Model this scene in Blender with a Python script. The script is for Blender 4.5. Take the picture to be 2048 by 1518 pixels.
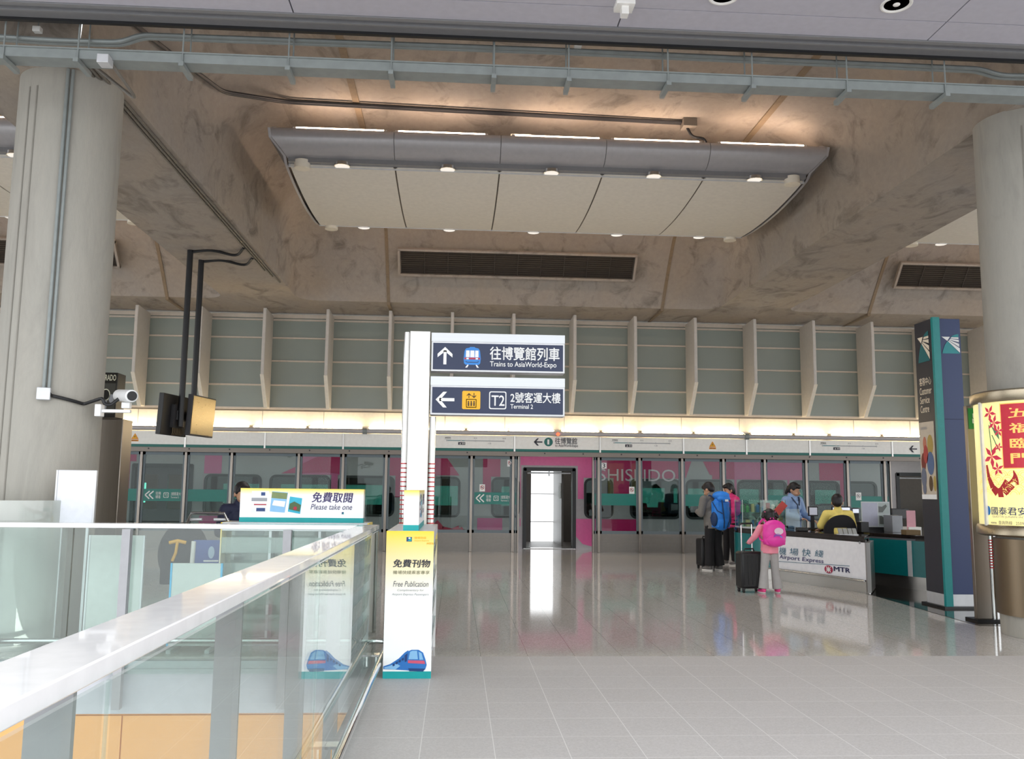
import bpy, math, random
from mathutils import Vector, Matrix
random.seed(7)
S = bpy.context.scene
COL = S.collection
PI = math.pi
for _o in list(bpy.data.objects): bpy.data.objects.remove(_o)

# ------------------------------------------------------------------ camera
FPX, YAW, PITCH, ROLL, CAMH = 1750.0, .062, .1238, .01066, 1.5
def _basis():
    cy, sy, cp, sp = math.cos(YAW), math.sin(YAW), math.cos(PITCH), math.sin(PITCH)
    f = Vector((sy*cp, cy*cp, sp)); r = Vector((cy, -sy, 0)); u = r.cross(f)
    c, s = math.cos(ROLL), math.sin(ROLL)
    return c*r+s*u, -s*r+c*u, f
RT, UP, FW = _basis()
CAM = Vector((0, 0, CAMH))
cd = bpy.data.cameras.new('camera'); cam = bpy.data.objects.new('camera', cd); COL.objects.link(cam)
cd.sensor_width = 36; cd.sensor_fit = 'HORIZONTAL'; cd.lens = FPX/2048*36; cd.clip_start = .05; cd.clip_end = 200
cam.matrix_world = Matrix(((RT.x, UP.x, -FW.x, 0), (RT.y, UP.y, -FW.y, 0), (RT.z, UP.z, -FW.z, CAMH), (0, 0, 0, 1)))
S.camera = cam
# survey helpers: a measured direction met with a real plane of the building
def ray(px, py): return RT*(px-1024)+UP*(759-py)+FW*FPX
def at(px, py, Y): d = ray(px, py); return CAM+d*(Y/d.y)
def az(px, py, Z): d = ray(px, py); return CAM+d*((Z-CAMH)/d.z)
def ax(px, py, X): d = ray(px, py); return CAM+d*(X/d.x)
def onp(px, py, p, n): d = ray(px, py); return CAM+d*((Vector(p)-CAM).dot(n)/d.dot(n))

# ------------------------------------------------------------------ world, light, exposure
wd = bpy.data.worlds.new('sky'); S.world = wd; wd.use_nodes = True
bg = wd.node_tree.nodes['Background']; bg.inputs[0].default_value = (.95, .98, 1.0, 1); bg.inputs[1].default_value = 2.2
vs = S.view_settings; vs.view_transform = 'Standard'; vs.look = 'None'; vs.gamma = 1; vs.use_curve_mapping = False; vs.exposure = 0.0
S.cycles.max_bounces = 10; S.cycles.diffuse_bounces = 5; S.cycles.glossy_bounces = 5; S.cycles.transparent_max_bounces = 24; S.cycles.transmission_bounces = 6
S.cycles.caustics_reflective = False; S.cycles.caustics_refractive = False; S.cycles.sample_clamp_indirect = 6

# ------------------------------------------------------------------ materials
def lin(c):
    if isinstance(c, str): c = [int(c[i:i+2], 16) for i in (0, 2, 4)]
    if max(c) > 1: c = [v/255 for v in c]
    return tuple(((v/12.92) if v <= .04045 else ((v+.055)/1.055)**2.4) for v in c)+(1,)
MATS = {}
def mat(name, col='808080', rough=.5, metal=0., emit=0., noise=None, bump=0., spec=.5, coat=0., ecol=None, alpha=None):
    if name in MATS: return MATS[name]
    m = bpy.data.materials.new(name); m.use_nodes = True; nt = m.node_tree; b = nt.nodes['Principled BSDF']
    c = lin(col); b.inputs['Base Color'].default_value = c; b.inputs['Roughness'].default_value = rough
    b.inputs['Metallic'].default_value = metal; b.inputs['Specular IOR Level'].default_value = spec; b.inputs['Coat Weight'].default_value = coat
    if emit: b.inputs['Emission Color'].default_value = lin(ecol) if ecol else c; b.inputs['Emission Strength'].default_value = emit
    sc, amt = noise or (14, .10)
    tc = nt.nodes.new('ShaderNodeTexCoord'); n = nt.nodes.new('ShaderNodeTexNoise'); n.inputs['Scale'].default_value = sc; n.inputs['Detail'].default_value = 5
    nt.links.new(tc.outputs['Object'], n.inputs['Vector'])
    mx = nt.nodes.new('ShaderNodeMix'); mx.data_type = 'RGBA'
    mx.inputs[6].default_value = tuple(v*(1-amt) for v in c[:3])+(1,); mx.inputs[7].default_value = tuple(min(1, v*(1+amt)) for v in c[:3])+(1,)
    nt.links.new(n.outputs['Fac'], mx.inputs[0]); nt.links.new(mx.outputs[2], b.inputs['Base Color'])
    if bump:
        bp = nt.nodes.new('ShaderNodeBump'); bp.inputs['Strength'].default_value = bump; bp.inputs['Distance'].default_value = .01
        nt.links.new(n.outputs['Fac'], bp.inputs['Height']); nt.links.new(bp.outputs[0], b.inputs['Normal'])
    MATS[name] = m; return m
def brushed(name, col, rough=.32, axis=2, metal=1.):
    if name in MATS: return MATS[name]
    m = mat(name, col, rough, metal); nt = m.node_tree; b = nt.nodes['Principled BSDF']
    n = nt.nodes['Noise Texture']; mp = nt.nodes.new('ShaderNodeMapping'); s = [90., 90., 90.]; s[axis] = 1.2
    mp.inputs['Scale'].default_value = s; nt.links.new(nt.nodes['Texture Coordinate'].outputs['Object'], mp.inputs[0]); nt.links.new(mp.outputs[0], n.inputs['Vector'])
    n.inputs['Scale'].default_value = 1
    mr = nt.nodes.new('ShaderNodeMapRange'); mr.inputs[3].default_value = rough-.06; mr.inputs[4].default_value = rough+.1
    nt.links.new(n.outputs['Fac'], mr.inputs[0]); nt.links.new(mr.outputs[0], b.inputs['Roughness'])
    return m
def glass(name, tint='ffffff', f0=.04, rough=.0, cloud=0., ccol='ffffff', maxr=.85):
    if name in MATS: return MATS[name]
    m = bpy.data.materials.new(name); m.use_nodes = True; nt = m.node_tree; nt.nodes.clear(); N = nt.nodes.new; L = nt.links.new
    out = N('ShaderNodeOutputMaterial'); tr = N('ShaderNodeBsdfTransparent'); gl = N('ShaderNodeBsdfGlossy'); mix = N('ShaderNodeMixShader')
    tr.inputs[0].default_value = lin(tint); gl.inputs[0].default_value = (1, 1, 1, 1); gl.inputs['Roughness'].default_value = rough
    ge = N('ShaderNodeNewGeometry'); dt = N('ShaderNodeVectorMath'); dt.operation = 'DOT_PRODUCT'
    L(ge.outputs['Normal'], dt.inputs[0]); L(ge.outputs['Incoming'], dt.inputs[1])
    ab = N('ShaderNodeMath'); ab.operation = 'ABSOLUTE'; L(dt.outputs['Value'], ab.inputs[0])
    om = N('ShaderNodeMath'); om.operation = 'SUBTRACT'; om.inputs[0].default_value = 1; L(ab.outputs[0], om.inputs[1])
    pw = N('ShaderNodeMath'); pw.operation = 'POWER'; pw.inputs[1].default_value = 5; L(om.outputs[0], pw.inputs[0])
    ma = N('ShaderNodeMath'); ma.operation = 'MULTIPLY_ADD'; ma.inputs[1].default_value = maxr-f0; ma.inputs[2].default_value = f0; L(pw.outputs[0], ma.inputs[0])
    L(ma.outputs[0], mix.inputs[0]); L(gl.outputs[0], mix.inputs[2])
    if cloud:
        df = N('ShaderNodeBsdfDiffuse'); df.inputs[0].default_value = lin(ccol); m2 = N('ShaderNodeMixShader'); m2.inputs[0].default_value = cloud
        nz = N('ShaderNodeTexNoise'); nz.inputs['Scale'].default_value = 1.5; mr = N('ShaderNodeMapRange'); mr.inputs[3].default_value = cloud*.6; mr.inputs[4].default_value = cloud*1.4
        L(nz.outputs['Fac'], mr.inputs[0]); L(mr.outputs[0], m2.inputs[0])
        L(tr.outputs[0], m2.inputs[1]); L(df.outputs[0], m2.inputs[2]); L(m2.outputs[0], mix.inputs[1])
    else: L(tr.outputs[0], mix.inputs[1])
    L(mix.outputs[0], out.inputs[0]); MATS[name] = m; return m
def concrete(name, base, dark, warm, sx=(1, 1, 1), stain=.5, rough=.85):
    m = bpy.data.materials.new(name); m.use_nodes = True; nt = m.node_tree; b = nt.nodes['Principled BSDF']; N = nt.nodes.new; L = nt.links.new
    tc = N('ShaderNodeTexCoord'); mp = N('ShaderNodeMapping'); mp.inputs['Scale'].default_value = sx; L(tc.outputs['Object'], mp.inputs[0])
    def noise(sc, det, rg, dist=0.):
        n = N('ShaderNodeTexNoise'); n.inputs['Scale'].default_value = sc; n.inputs['Detail'].default_value = det; n.inputs['Roughness'].default_value = rg; n.inputs['Distortion'].default_value = dist
        L(mp.outputs[0], n.inputs['Vector']); return n
    def ramp(src, a, bb):
        r = N('ShaderNodeMapRange'); r.inputs[1].default_value = a; r.inputs[2].default_value = bb; L(src.outputs['Fac'], r.inputs[0]); return r
    def mix(f, a, bb, k=1.):
        x = N('ShaderNodeMix'); x.data_type = 'RGBA'
        mu = N('ShaderNodeMath'); mu.operation = 'MULTIPLY'; mu.inputs[1].default_value = k; L(f.outputs[0], mu.inputs[0]); L(mu.outputs[0], x.inputs[0])
        for i, v in ((6, a), (7, bb)):
            if isinstance(v, tuple): x.inputs[i].default_value = v
            else: L(v.outputs[2], x.inputs[i])
        return x
    n1 = noise(.55, 6, .6, .6); n2 = noise(1.6, 8, .65, 1.2); n3 = noise(11, 6, .7)
    c1 = mix(ramp(n1, .35, .7), lin(base), lin(warm)); c2 = mix(ramp(n2, .52, .78), c1, lin(dark), stain); c3 = mix(ramp(n3, .3, .8), c2, lin(dark), .25)
    L(c3.outputs[2], b.inputs['Base Color']); b.inputs['Roughness'].default_value = rough
    bp = N('ShaderNodeBump'); bp.inputs['Strength'].default_value = .25; bp.inputs['Distance'].default_value = .02; L(n3.outputs['Fac'], bp.inputs['Height']); L(bp.outputs[0], b.inputs['Normal'])
    return m
def tiles(name, col, col2, joint, rough, size, ox, oy, jw, speck=.25, coat=0., jx=1., spec=.5, vary=.05):
    m = bpy.data.materials.new(name); m.use_nodes = True; nt = m.node_tree; b = nt.nodes['Principled BSDF']; N = nt.nodes.new; L = nt.links.new
    ge = N('ShaderNodeNewGeometry'); sp = N('ShaderNodeSeparateXYZ'); L(ge.outputs['Position'], sp.inputs[0])
    def M(op, a, bb=None, c=None):
        x = N('ShaderNodeMath'); x.operation = op
        for i, v in enumerate((a, bb, c)):
            if v is None: continue
            if isinstance(v, (int, float)): x.inputs[i].default_value = v
            else: L(v, x.inputs[i])
        return x.outputs[0]
    u = M('DIVIDE', M('SUBTRACT', sp.outputs[0], ox), size); v = M('DIVIDE', M('SUBTRACT', sp.outputs[1], oy), size)
    def line(t, k):
        f = M('ABSOLUTE', M('SUBTRACT', M('FRACT', M('ADD', t, .5)), .5)); return M('MULTIPLY', M('LESS_THAN', f, jw/size/2), k)
    j = M('MAXIMUM', line(u, 1.), line(v, jx))
    wn = N('ShaderNodeTexWhiteNoise'); cb = N('ShaderNodeCombineXYZ'); L(M('FLOOR', u), cb.inputs[0]); L(M('FLOOR', v), cb.inputs[1]); L(cb.outputs[0], wn.inputs['Vector'])
    nz = N('ShaderNodeTexNoise'); nz.inputs['Scale'].default_value = 130; nz.inputs['Detail'].default_value = 3; L(ge.outputs['Position'], nz.inputs['Vector'])
    vr = N('ShaderNodeTexVoronoi'); vr.inputs['Scale'].default_value = 95; L(ge.outputs['Position'], vr.inputs['Vector'])
    sepc = N('ShaderNodeSeparateColor'); L(vr.outputs['Color'], sepc.inputs[0])
    f = M('ADD', M('MULTIPLY', M('SUBTRACT', wn.outputs['Value'], .5), vary*2), M('ADD', M('MULTIPLY', M('SUBTRACT', sepc.outputs[0], .5), speck*2), M('MULTIPLY', M('SUBTRACT', nz.outputs['Fac'], .5), speck)))
    mx = N('ShaderNodeMix'); mx.data_type = 'RGBA'; mx.inputs[6].default_value = lin(col); mx.inputs[7].default_value = lin(col2); L(M('ADD', f, .5), mx.inputs[0])
    m2 = N('ShaderNodeMix'); m2.data_type = 'RGBA'; m2.inputs[7].default_value = lin(joint); L(mx.outputs[2], m2.inputs[6]); L(j, m2.inputs[0])
    L(m2.outputs[2], b.inputs['Base Color'])
    rn = N('ShaderNodeMapRange'); rn.inputs[3].default_value = rough*.8; rn.inputs[4].default_value = rough*1.25; L(nz.outputs['Fac'], rn.inputs[0]); L(rn.outputs[0], b.inputs['Roughness'])
    b.inputs['Specular IOR Level'].default_value = spec; b.inputs['Coat Weight'].default_value = coat; b.inputs['Coat Roughness'].default_value = .05
    return m
def gradient(name, c0, c1, z0, z1, rough=.4, axis=2, emit=0.):
    """printed colour blend, fixed to the object's own coordinates"""
    m = mat(name, c0, rough); nt = m.node_tree; b = nt.nodes['Principled BSDF']; N = nt.nodes.new; L = nt.links.new
    sp = N('ShaderNodeSeparateXYZ'); L(nt.nodes['Texture Coordinate'].outputs['Object'], sp.inputs[0])
    mr = N('ShaderNodeMapRange'); mr.inputs[1].default_value = z0; mr.inputs[2].default_value = z1; L(sp.outputs[axis], mr.inputs[0])
    mx = N('ShaderNodeMix'); mx.data_type = 'RGBA'; mx.inputs[6].default_value = lin(c0); mx.inputs[7].default_value = lin(c1); L(mr.outputs[0], mx.inputs[0])
    L(mx.outputs[2], b.inputs['Base Color'])
    if emit: L(mx.outputs[2], b.inputs['Emission Color']); b.inputs['Emission Strength'].default_value = emit
    return m
steel = brushed('stainless_steel', 'c9c6c2', .3, 2); steelh = brushed('stainless_steel_long', 'c4c1be', .3, 0)
chrome = mat('polished_steel', 'd8d8d8', .12, 1.); alu = mat('satin_aluminium', 'd4d5d8', .38, .35); galv = mat('galvanised_steel', '8f9594', .5, .2, noise=(9, .2))
white = mat('white_paint', 'eceae6', .35); offwhite = mat('cream_enamel', 'efe6d6', .4); black = mat('black_plastic', '17171a', .4); dgrey = mat('dark_grey_metal', '3b3a3d', .5, .3)
navy = mat('navy_sign', '283352', .45, noise=(300, .06)); teal = mat('teal_panel', '00827f', .35); ink = mat('navy_ink', '2e2f52', .6); whiteink = mat('white_ink', 'f4f4f4', .5)
darkink = mat('dark_ink', '3c3c46', .6); redink = mat('red_ink', 'b3243c', .5); yel = mat('yellow_ink', 'f4b71c', .45); greyink = mat('grey_ink', '9b9da3', .6); blueink = mat('blue_ink', '2a80c8', .45)

# ------------------------------------------------------------------ mesh builder
class MB:
    def __init__(s): s.v = []; s.f = []; s.mi = []; s.cur = 0
    def add(s, vs, fs):
        n = len(s.v); s.v += [Vector(p) for p in vs]
        for f in fs: s.f.append([i+n for i in f]); s.mi.append(s.cur)
        return s
    def box(s, x0, x1, y0, y1, z0, z1, M=None):
        vs = [Vector((x, y, z)) for x in (x0, x1) for y in (y0, y1) for z in (z0, z1)]
        if M: vs = [M @ p for p in vs]
        return s.add(vs, [(0, 1, 3, 2), (4, 6, 7, 5), (0, 4, 5, 1), (2, 3, 7, 6), (0, 2, 6, 4), (1, 5, 7, 3)])
    def cb(s, c, sz, M=None):
        c = Vector(c); return s.box(c.x-sz[0]/2, c.x+sz[0]/2, c.y-sz[1]/2, c.y+sz[1]/2, c.z-sz[2]/2, c.z+sz[2]/2, M)
    def ob(s, c, sz, R):
        M = Matrix.Translation(Vector(c)) @ R.to_4x4(); return s.box(-sz[0]/2, sz[0]/2, -sz[1]/2, sz[1]/2, -sz[2]/2, sz[2]/2, M)
    def loft(s, rings, closed=True, cap=True):
        n = len(rings[0]); vs = [p for r in rings for p in r]; fs = []
        for i in range(len(rings)-1):
            for j in range(n if closed else n-1):
                k = (j+1) % n; fs.append((i*n+j, i*n+k, (i+1)*n+k, (i+1)*n+j))
        if cap and closed: fs.append(tuple(range(n-1, -1, -1))); fs.append(tuple(range((len(rings)-1)*n, len(rings)*n)))
        return s.add(vs, fs)
    def cyl(s, p0, p1, r, n=16, r2=None):
        p0 = Vector(p0); p1 = Vector(p1); d = (p1-p0).normalized(); a = d.orthogonal().normalized(); b = d.cross(a); r2 = r if r2 is None else r2
        ring = lambda p, q: [p+(a*math.cos(t)+b*math.sin(t))*q for t in [2*PI*i/n for i in range(n)]]
        return s.loft([ring(p0, r), ring(p1, r2)])
    def tube(s, pts, r, n=10):
        pts = [Vector(p) for p in pts]; rings = []; a = None
        for i, p in enumerate(pts):
            d = (pts[min(i+1, len(pts)-1)]-pts[max(i-1, 0)]).normalized()
            if a is None: a = d.orthogonal().normalized()
            else: a = (a-d*a.dot(d)).normalized()
            b = d.cross(a); rr = r[i] if isinstance(r, (list, tuple)) else r
            rings.append([p+(a*math.cos(2*PI*k/n)+b*math.sin(2*PI*k/n))*rr for k in range(n)])
        return s.loft(rings)
    def prism(s, poly, a, b):
        """poly: list of 3-d points, swept by the vector b-a"""
        o = Vector(b)-Vector(a); p = [Vector(q)+Vector(a) for q in poly]; return s.loft([p, [q+o for q in p]])
    def lathe(s, c, prof, n=48, a0=0., a1=2*PI):
        full = abs(a1-a0-2*PI) < 1e-6; c = Vector(c); m = n if full else n+1
        rings = [[c+Vector((r*math.cos(a0+(a1-a0)*i/n), r*math.sin(a0+(a1-a0)*i/n), z)) for i in range(m)] for r, z in prof]
        return s.loft(rings, closed=full, cap=full)
    def ell(s, c, r, R=None, n=14, m=10):
        c = Vector(c); r = r if isinstance(r, (tuple, list)) else (r, r, r); rings = []
        vs = []; fs = []
        for i in range(1, m):
            t = PI*i/m
            for k in range(n):
                p = Vector((r[0]*math.sin(t)*math.cos(2*PI*k/n), r[1]*math.sin(t)*math.sin(2*PI*k/n), r[2]*math.cos(t))); vs.append(c+(R @ p if R else p))
        top = len(vs); p = Vector((0, 0, r[2])); vs.append(c+(R @ p if R else p)); vs.append(c-(R @ p if R else p))
        for i in range(m-2):
            for k in range(n): q = (k+1) % n; fs.append((i*n+k, (i+1)*n+k, (i+1)*n+q, i*n+q))
        for k in range(n): q = (k+1) % n; fs.append((top, k, q)); fs.append((top+1, (m-2)*n+q, (m-2)*n+k))
        return s.add(vs, fs)
    def cap(s, p0, r0, p1, r1, n=12):
        """tapered capsule"""
        p0 = Vector(p0); p1 = Vector(p1); s.ell(p0, r0, None, n, 8); s.ell(p1, r1, None, n, 8)
        if (p1-p0).length > 1e-4: s.cyl(p0, p1, r0, n, r1)
        return s
    def build(s, name, m, parent=None, local=False, bev=0., smooth=35, mods=()):
        me = bpy.data.meshes.new(name); o = bpy.data.objects.new(name, me); COL.objects.link(o)
        vs = s.v
        if parent is not None:
            o.parent = parent
            if not local: w = wloc(parent); vs = [p-w for p in vs]
        else:
            xs = [p.x for p in vs]; ys = [p.y for p in vs]; zs = [p.z for p in vs]
            c = Vector(((min(xs)+max(xs))/2, (min(ys)+max(ys))/2, min(zs))); o.location = c; vs = [p-c for p in vs]
        me.from_pydata([tuple(p) for p in vs], [], s.f)
        ms = m if isinstance(m, (list, tuple)) else [m]
        for x in ms: me.materials.append(x)
        if len(ms) > 1: me.polygons.foreach_set('material_index', [min(i, len(ms)-1) for i in s.mi])
        me.update()
        if smooth:
            me.polygons.foreach_set('use_smooth', [True]*len(me.polygons)); me.set_sharp_from_angle(angle=math.radians(smooth))
        if bev:
            b = o.modifiers.new('bevel', 'BEVEL'); b.width = bev; b.segments = 2; b.limit_method = 'ANGLE'
        return o
def wloc(o):
    w = Vector((0, 0, 0))
    while o is not None: w += o.location; o = o.parent
    return w
def tag(o, label, cat, group=None, kind=None):
    o['label'] = label; o['category'] = cat
    if group: o['group'] = group
    if kind: o['kind'] = kind
    return o
def thing(name, label, cat, loc=(0, 0, 0), rz=0., group=None):
    o = bpy.data.objects.new(name, None); COL.objects.link(o); o.empty_display_size = .1
    o.location = loc; o.rotation_euler = (0, 0, rz); return tag(o, label, cat, group)
def struct(o): o['kind'] = 'structure'; return o
def dup(root, loc, label, rz=None):
    r = root.copy(); COL.objects.link(r); r.location = loc; r['label'] = label
    if rz is not None: r.rotation_euler = (0, 0, rz)
    for ch in root.children:
        c = ch.copy(); COL.objects.link(c); c.parent = r
        for g in ch.children:
            d = g.copy(); COL.objects.link(d); d.parent = c
    return r
ORD = ['first', 'second', 'third', 'fourth', 'fifth', 'sixth', 'seventh', 'eighth', 'ninth', 'tenth', 'eleventh', 'twelfth', 'thirteenth', 'fourteenth', 'fifteenth', 'sixteenth', 'seventeenth', 'eighteenth', 'nineteenth', 'twentieth', 'twenty-first', 'twenty-second', 'twenty-third', 'twenty-fourth']

# flat printed work: polygons and lettering laid on a surface by fn(u, v, lift)
_tc = {}
def glyphs(body, bold=0., shear=0.):
    k = (body, bold, shear)
    if k not in _tc:
        c = bpy.data.curves.new('lettering', 'FONT'); c.body = body; c.offset = bold; c.shear = shear; c.resolution_u = 3; c.space_line = 1.05
        o = bpy.data.objects.new('lettering', c); COL.objects.link(o); dg = bpy.context.evaluated_depsgraph_get()
        me = bpy.data.meshes.new_from_object(o.evaluated_get(dg))
        vs = [(p.co.x, p.co.y) for p in me.vertices]; fs = [tuple(p.vertices) for p in me.polygons]
        bpy.data.objects.remove(o); bpy.data.curves.remove(c); bpy.data.meshes.remove(me)
        xs = [p[0] for p in vs]; ys = [p[1] for p in vs]; _tc[k] = (vs, fs, min(xs), max(xs), min(ys), max(ys))
    return _tc[k]
class Art:
    def __init__(s, fn, step=.002): s.fn = fn; s.mb = MB(); s.ms = []; s.step = step
    def _m(s, m):
        if m not in s.ms: s.ms.append(m)
        s.mb.cur = s.ms.index(m)
    def poly(s, pts, m, lv=1): s._m(m); s.mb.add([s.fn(u, v, lv*s.step) for u, v in pts], [tuple(range(len(pts)))]); return s
    def rect(s, u0, v0, u1, v1, m, lv=1, nu=1):
        s._m(m)
        for i in range(nu):
            a = u0+(u1-u0)*i/nu; b = u0+(u1-u0)*(i+1)/nu; s.mb.add([s.fn(a, v0, lv*s.step), s.fn(b, v0, lv*s.step), s.fn(b, v1, lv*s.step), s.fn(a, v1, lv*s.step)], [(0, 1, 2, 3)])
        return s
    def rr(s, u0, v0, u1, v1, r, m, lv=1):
        p = []
        for cx, cy, a in ((u1-r, v1-r, 0), (u0+r, v1-r, 90), (u0+r, v0+r, 180), (u1-r, v0+r, 270)):
            for k in range(5): t = math.radians(a+90*k/4); p.append((cx+r*math.cos(t), cy+r*math.sin(t)))
        return s.poly(p, m, lv)
    def oval(s, cu, cv, ru, rv, m, lv=1, n=24): return s.poly([(cu+ru*math.cos(2*PI*i/n), cv+rv*math.sin(2*PI*i/n)) for i in range(n)], m, lv)
    def stroke(s, pts, w, m, lv=1):
        for (a, b), (c, d) in zip(pts[:-1], pts[1:]):
            l = math.hypot(c-a, d-b) or 1; nx, ny = -(d-b)/l*w/2, (c-a)/l*w/2
            s.poly([(a+nx, b+ny), (a-nx, b-ny), (c-nx, d-ny), (c+nx, d+ny)], m, lv)
        return s
    def text(s, body, u0, v0, u1, v1, m, bold=0., shear=0., lv=2):
        vs, fs, a, b, c, d = glyphs(body, 0., shear); s._m(m)
        for ox, oy in ([(0, 0)] if not bold else [(-bold, 0), (bold, 0), (0, bold*.7), (0, -bold*.7)]):
            s.mb.add([s.fn(u0+(x+ox-a)/(b-a)*(u1-u0), v0+(y+oy-c)/(d-c)*(v1-v0), lv*s.step+ox*.002) for x, y in vs], fs)
        return s
    def build(s, name, parent, local=False): return s.mb.build(name, s.ms, parent, local, smooth=0)
def flat(o, xd, yd):
    o = Vector(o); xd = Vector(xd); yd = Vector(yd); n = xd.cross(yd).normalized()
    return lambda u, v, l=0.: o+xd*u+yd*v+n*l
def arrow(a, cx, cy, s, ang, m, w=.16, lv=2):
    """direction arrow: shaft and open chevron head, pointing along ang"""
    c, sn = math.cos(ang), math.sin(ang); T = lambda p: (cx+(p[0]*c-p[1]*sn)*s, cy+(p[0]*sn+p[1]*c)*s)
    a.poly([T(p) for p in ((-.5, -w/2), (.3, -w/2), (.3, w/2), (-.5, w/2))], m, lv)
    a.poly([T(p) for p in ((.5, 0), (.1, .42), (-.1, .42), (.24, 0), (-.1, -.42), (.1, -.42))], m, lv)
def express_logo(a, u0, v0, w, h, tm, wm, lv=2):
    P = lambda pts: [(u0+x*w, v0+y*h) for x, y in pts]
    a.poly(P([(0, 0), (1, 0), (.37, .6), (.31, .62), (.16, .42), (.06, .2)]), tm, lv)
    a.poly(P([(.46, .78), (.6, .9), (.78, .97), (.95, 1), (.95, .84), (.55, .84)]), tm, lv)
    a.poly(P([(0, .85), (.47, .85), (.31, .64)]), wm, lv)
    a.poly(P([(.56, .83), (.95, .83), (.95, .75), (.49, .76)]), wm, lv); a.poly(P([(.48, .74), (.96, .71), (.96, .58), (.44, .7)]), wm, lv)
    a.poly(P([(.43, .69), (.97, .5), (.97, .34), (.4, .66)]), wm, lv); a.poly(P([(.38, .65), (.99, .28), (1, .04), (.35, .62)]), wm, lv)
# ------------------------------------------------------------------ the setting
WY = 21.1                                    # platform screen wall
TILE = .427
m_conc = concrete('board_marked_concrete', 'a69e97', '59544f', 'ad9f90', (1, .7, 1), .9)
m_col = concrete('column_concrete', 'a9a69e', '85837d', 'b0aaa0', (1.6, 1.6, .35), .5)
m_pol = tiles('polished_granite', 'aca7a2', 'cdc8c3', '7f7a75', .07, TILE*1, .248, 8.1, .004, .55, 0, .0, .75)
m_mat = tiles('flamed_granite', 'afabaa', 'c2bebd', 'd6d3d1', .5, TILE, .248, 8.1, .005, .3, 0, 1., .4, .08)
m_dark = tiles('dark_granite', '2b2725', '3a3532', '1c1a19', .07, TILE, .248, 8.1, .004, .3)
VX = -.70                                    # edge of the void
SZ = 5.59                                    # near soffit
MB().box(VX, 26, -6, 8.1, -.45, 0).build('floor', m_mat); struct(bpy.data.objects['floor'])
struct(MB().box(-26, 26, 8.1, WY+.9, -.45, 0).build('floor_platform', m_pol)); bpy.data.objects['floor_platform'].name = 'floor_concourse'
struct(MB().prism([(6.12, 12.95, .001), (5.98, 9.9, .001), (10, 9.9, .001), (10, 14.5, .001), (6.8, 14.5, .001)], (0, 0, 0), (0, 0, .003)).build('trim_1', m_dark))
# void: slab edge, timber lined wall, lower floor
m_fas = mat('slab_edge_paint', 'b4b7be', .55); m_wood = mat('orange_timber_veneer', 'dba367', .45, noise=(3, .05)); m_low = mat('lower_floor', '8d8b88', .5)
b = MB(); b.box(-26, VX-.02, 8.02, 8.1, -.46, -.02); b.box(-26, VX-.02, 8.0, 8.02, -.1, -.085); struct(b.build('trim_2', m_fas))
wd_ = MB()
xj = [-26]+[at(240, 1450, 8.0).x+1.5*k for k in range(-10, 2)]+[VX-.02]
xj = sorted(x for x in xj if x <= VX)
for a, c in zip(xj[:-1], xj[1:]): wd_.box(a+.006, c-.006, 8.04, 8.1, -4.5, -.48)
wd_.box(-26, VX-.02, 8.06, 8.12, -4.5, -.45)
struct(wd_.build('wall_void', m_wood))
# unseen area light under the near slab, added to brighten the timber wall
ld = bpy.data.lights.new('lower_hall_fill', 'AREA'); ld.shape = 'RECTANGLE'; ld.size = 6; ld.size_y = 1.0; ld.energy = 260; ld.color = (1, .95, .88)
lo = bpy.data.objects.new('lower_hall_fill', ld); COL.objects.link(lo); lo.location = (1.8, 3.4, -.9); lo.rotation_euler = Vector((-.75, .62, -.25)).to_track_quat('-Z', 'Y').to_euler()
struct(MB().box(-26, VX-.02, -6, 8.1, -4.6, -4.5).build('floor_lower', m_low))
# roof: three coffered bays of concrete
PB, X0, X1, BZ, TZ, YB, YS = 11.3, -3.65, 6.0, 5.7, 7.3, 19.8, WY+.3
LV = [(0, 0, 0), (.25, .03, .33), (.5, .1, .68), (.7, .2, .98), (.82, .32, 1.2), (.91, .5, 1.45), (.97, .75, 1.75), (1, 1.1, 2.1)]
cb = MB()
for k in (-1, 0, 1):
    x0, x1 = X0+PB*k, X1+PB*k; rings = []
    for t, sx, sy in LV:
        r = .45; a, c, yb = x0+sx*.8, x1-sx*1.15, YB-sy; ring = [Vector((a, 8.12, BZ+(TZ-BZ)*t))]
        for q in range(7): th = PI-PI/2*q/6; ring.append(Vector((a+r+r*math.cos(th), yb-r+r*math.sin(th), BZ+(TZ-BZ)*t)))
        for q in range(7): th = PI/2-PI/2*q/6; ring.append(Vector((c-r+r*math.cos(th), yb-r+r*math.sin(th), BZ+(TZ-BZ)*t)))
        ring.append(Vector((c, 8.12, BZ+(TZ-BZ)*t))); rings.append(ring)
    cb.loft(rings, closed=False); cb.add(rings[-1], [tuple(range(len(rings[-1])))])
    hw = (PB-(X1-X0))/2; r0 = rings[0]
    cb.add([Vector((x0-hw, 8.12, BZ))]+r0+[Vector((x1+hw, 8.12, BZ)), Vector((x1+hw, YS, BZ-.06)), Vector((x0-hw, YS, BZ-.06))], [tuple(range(len(r0)+4))])
for k in (-1, 0, 1, 2): cb.add([(X1+PB*(k-1), 8.12, BZ), (X0+PB*k, 8.12, BZ), (X0+PB*k, 8.12, TZ), (X1+PB*(k-1), 8.12, TZ)], [(0, 1, 2, 3)])
ceil = struct(cb.build('ceiling', m_conc, smooth=40))
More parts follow.
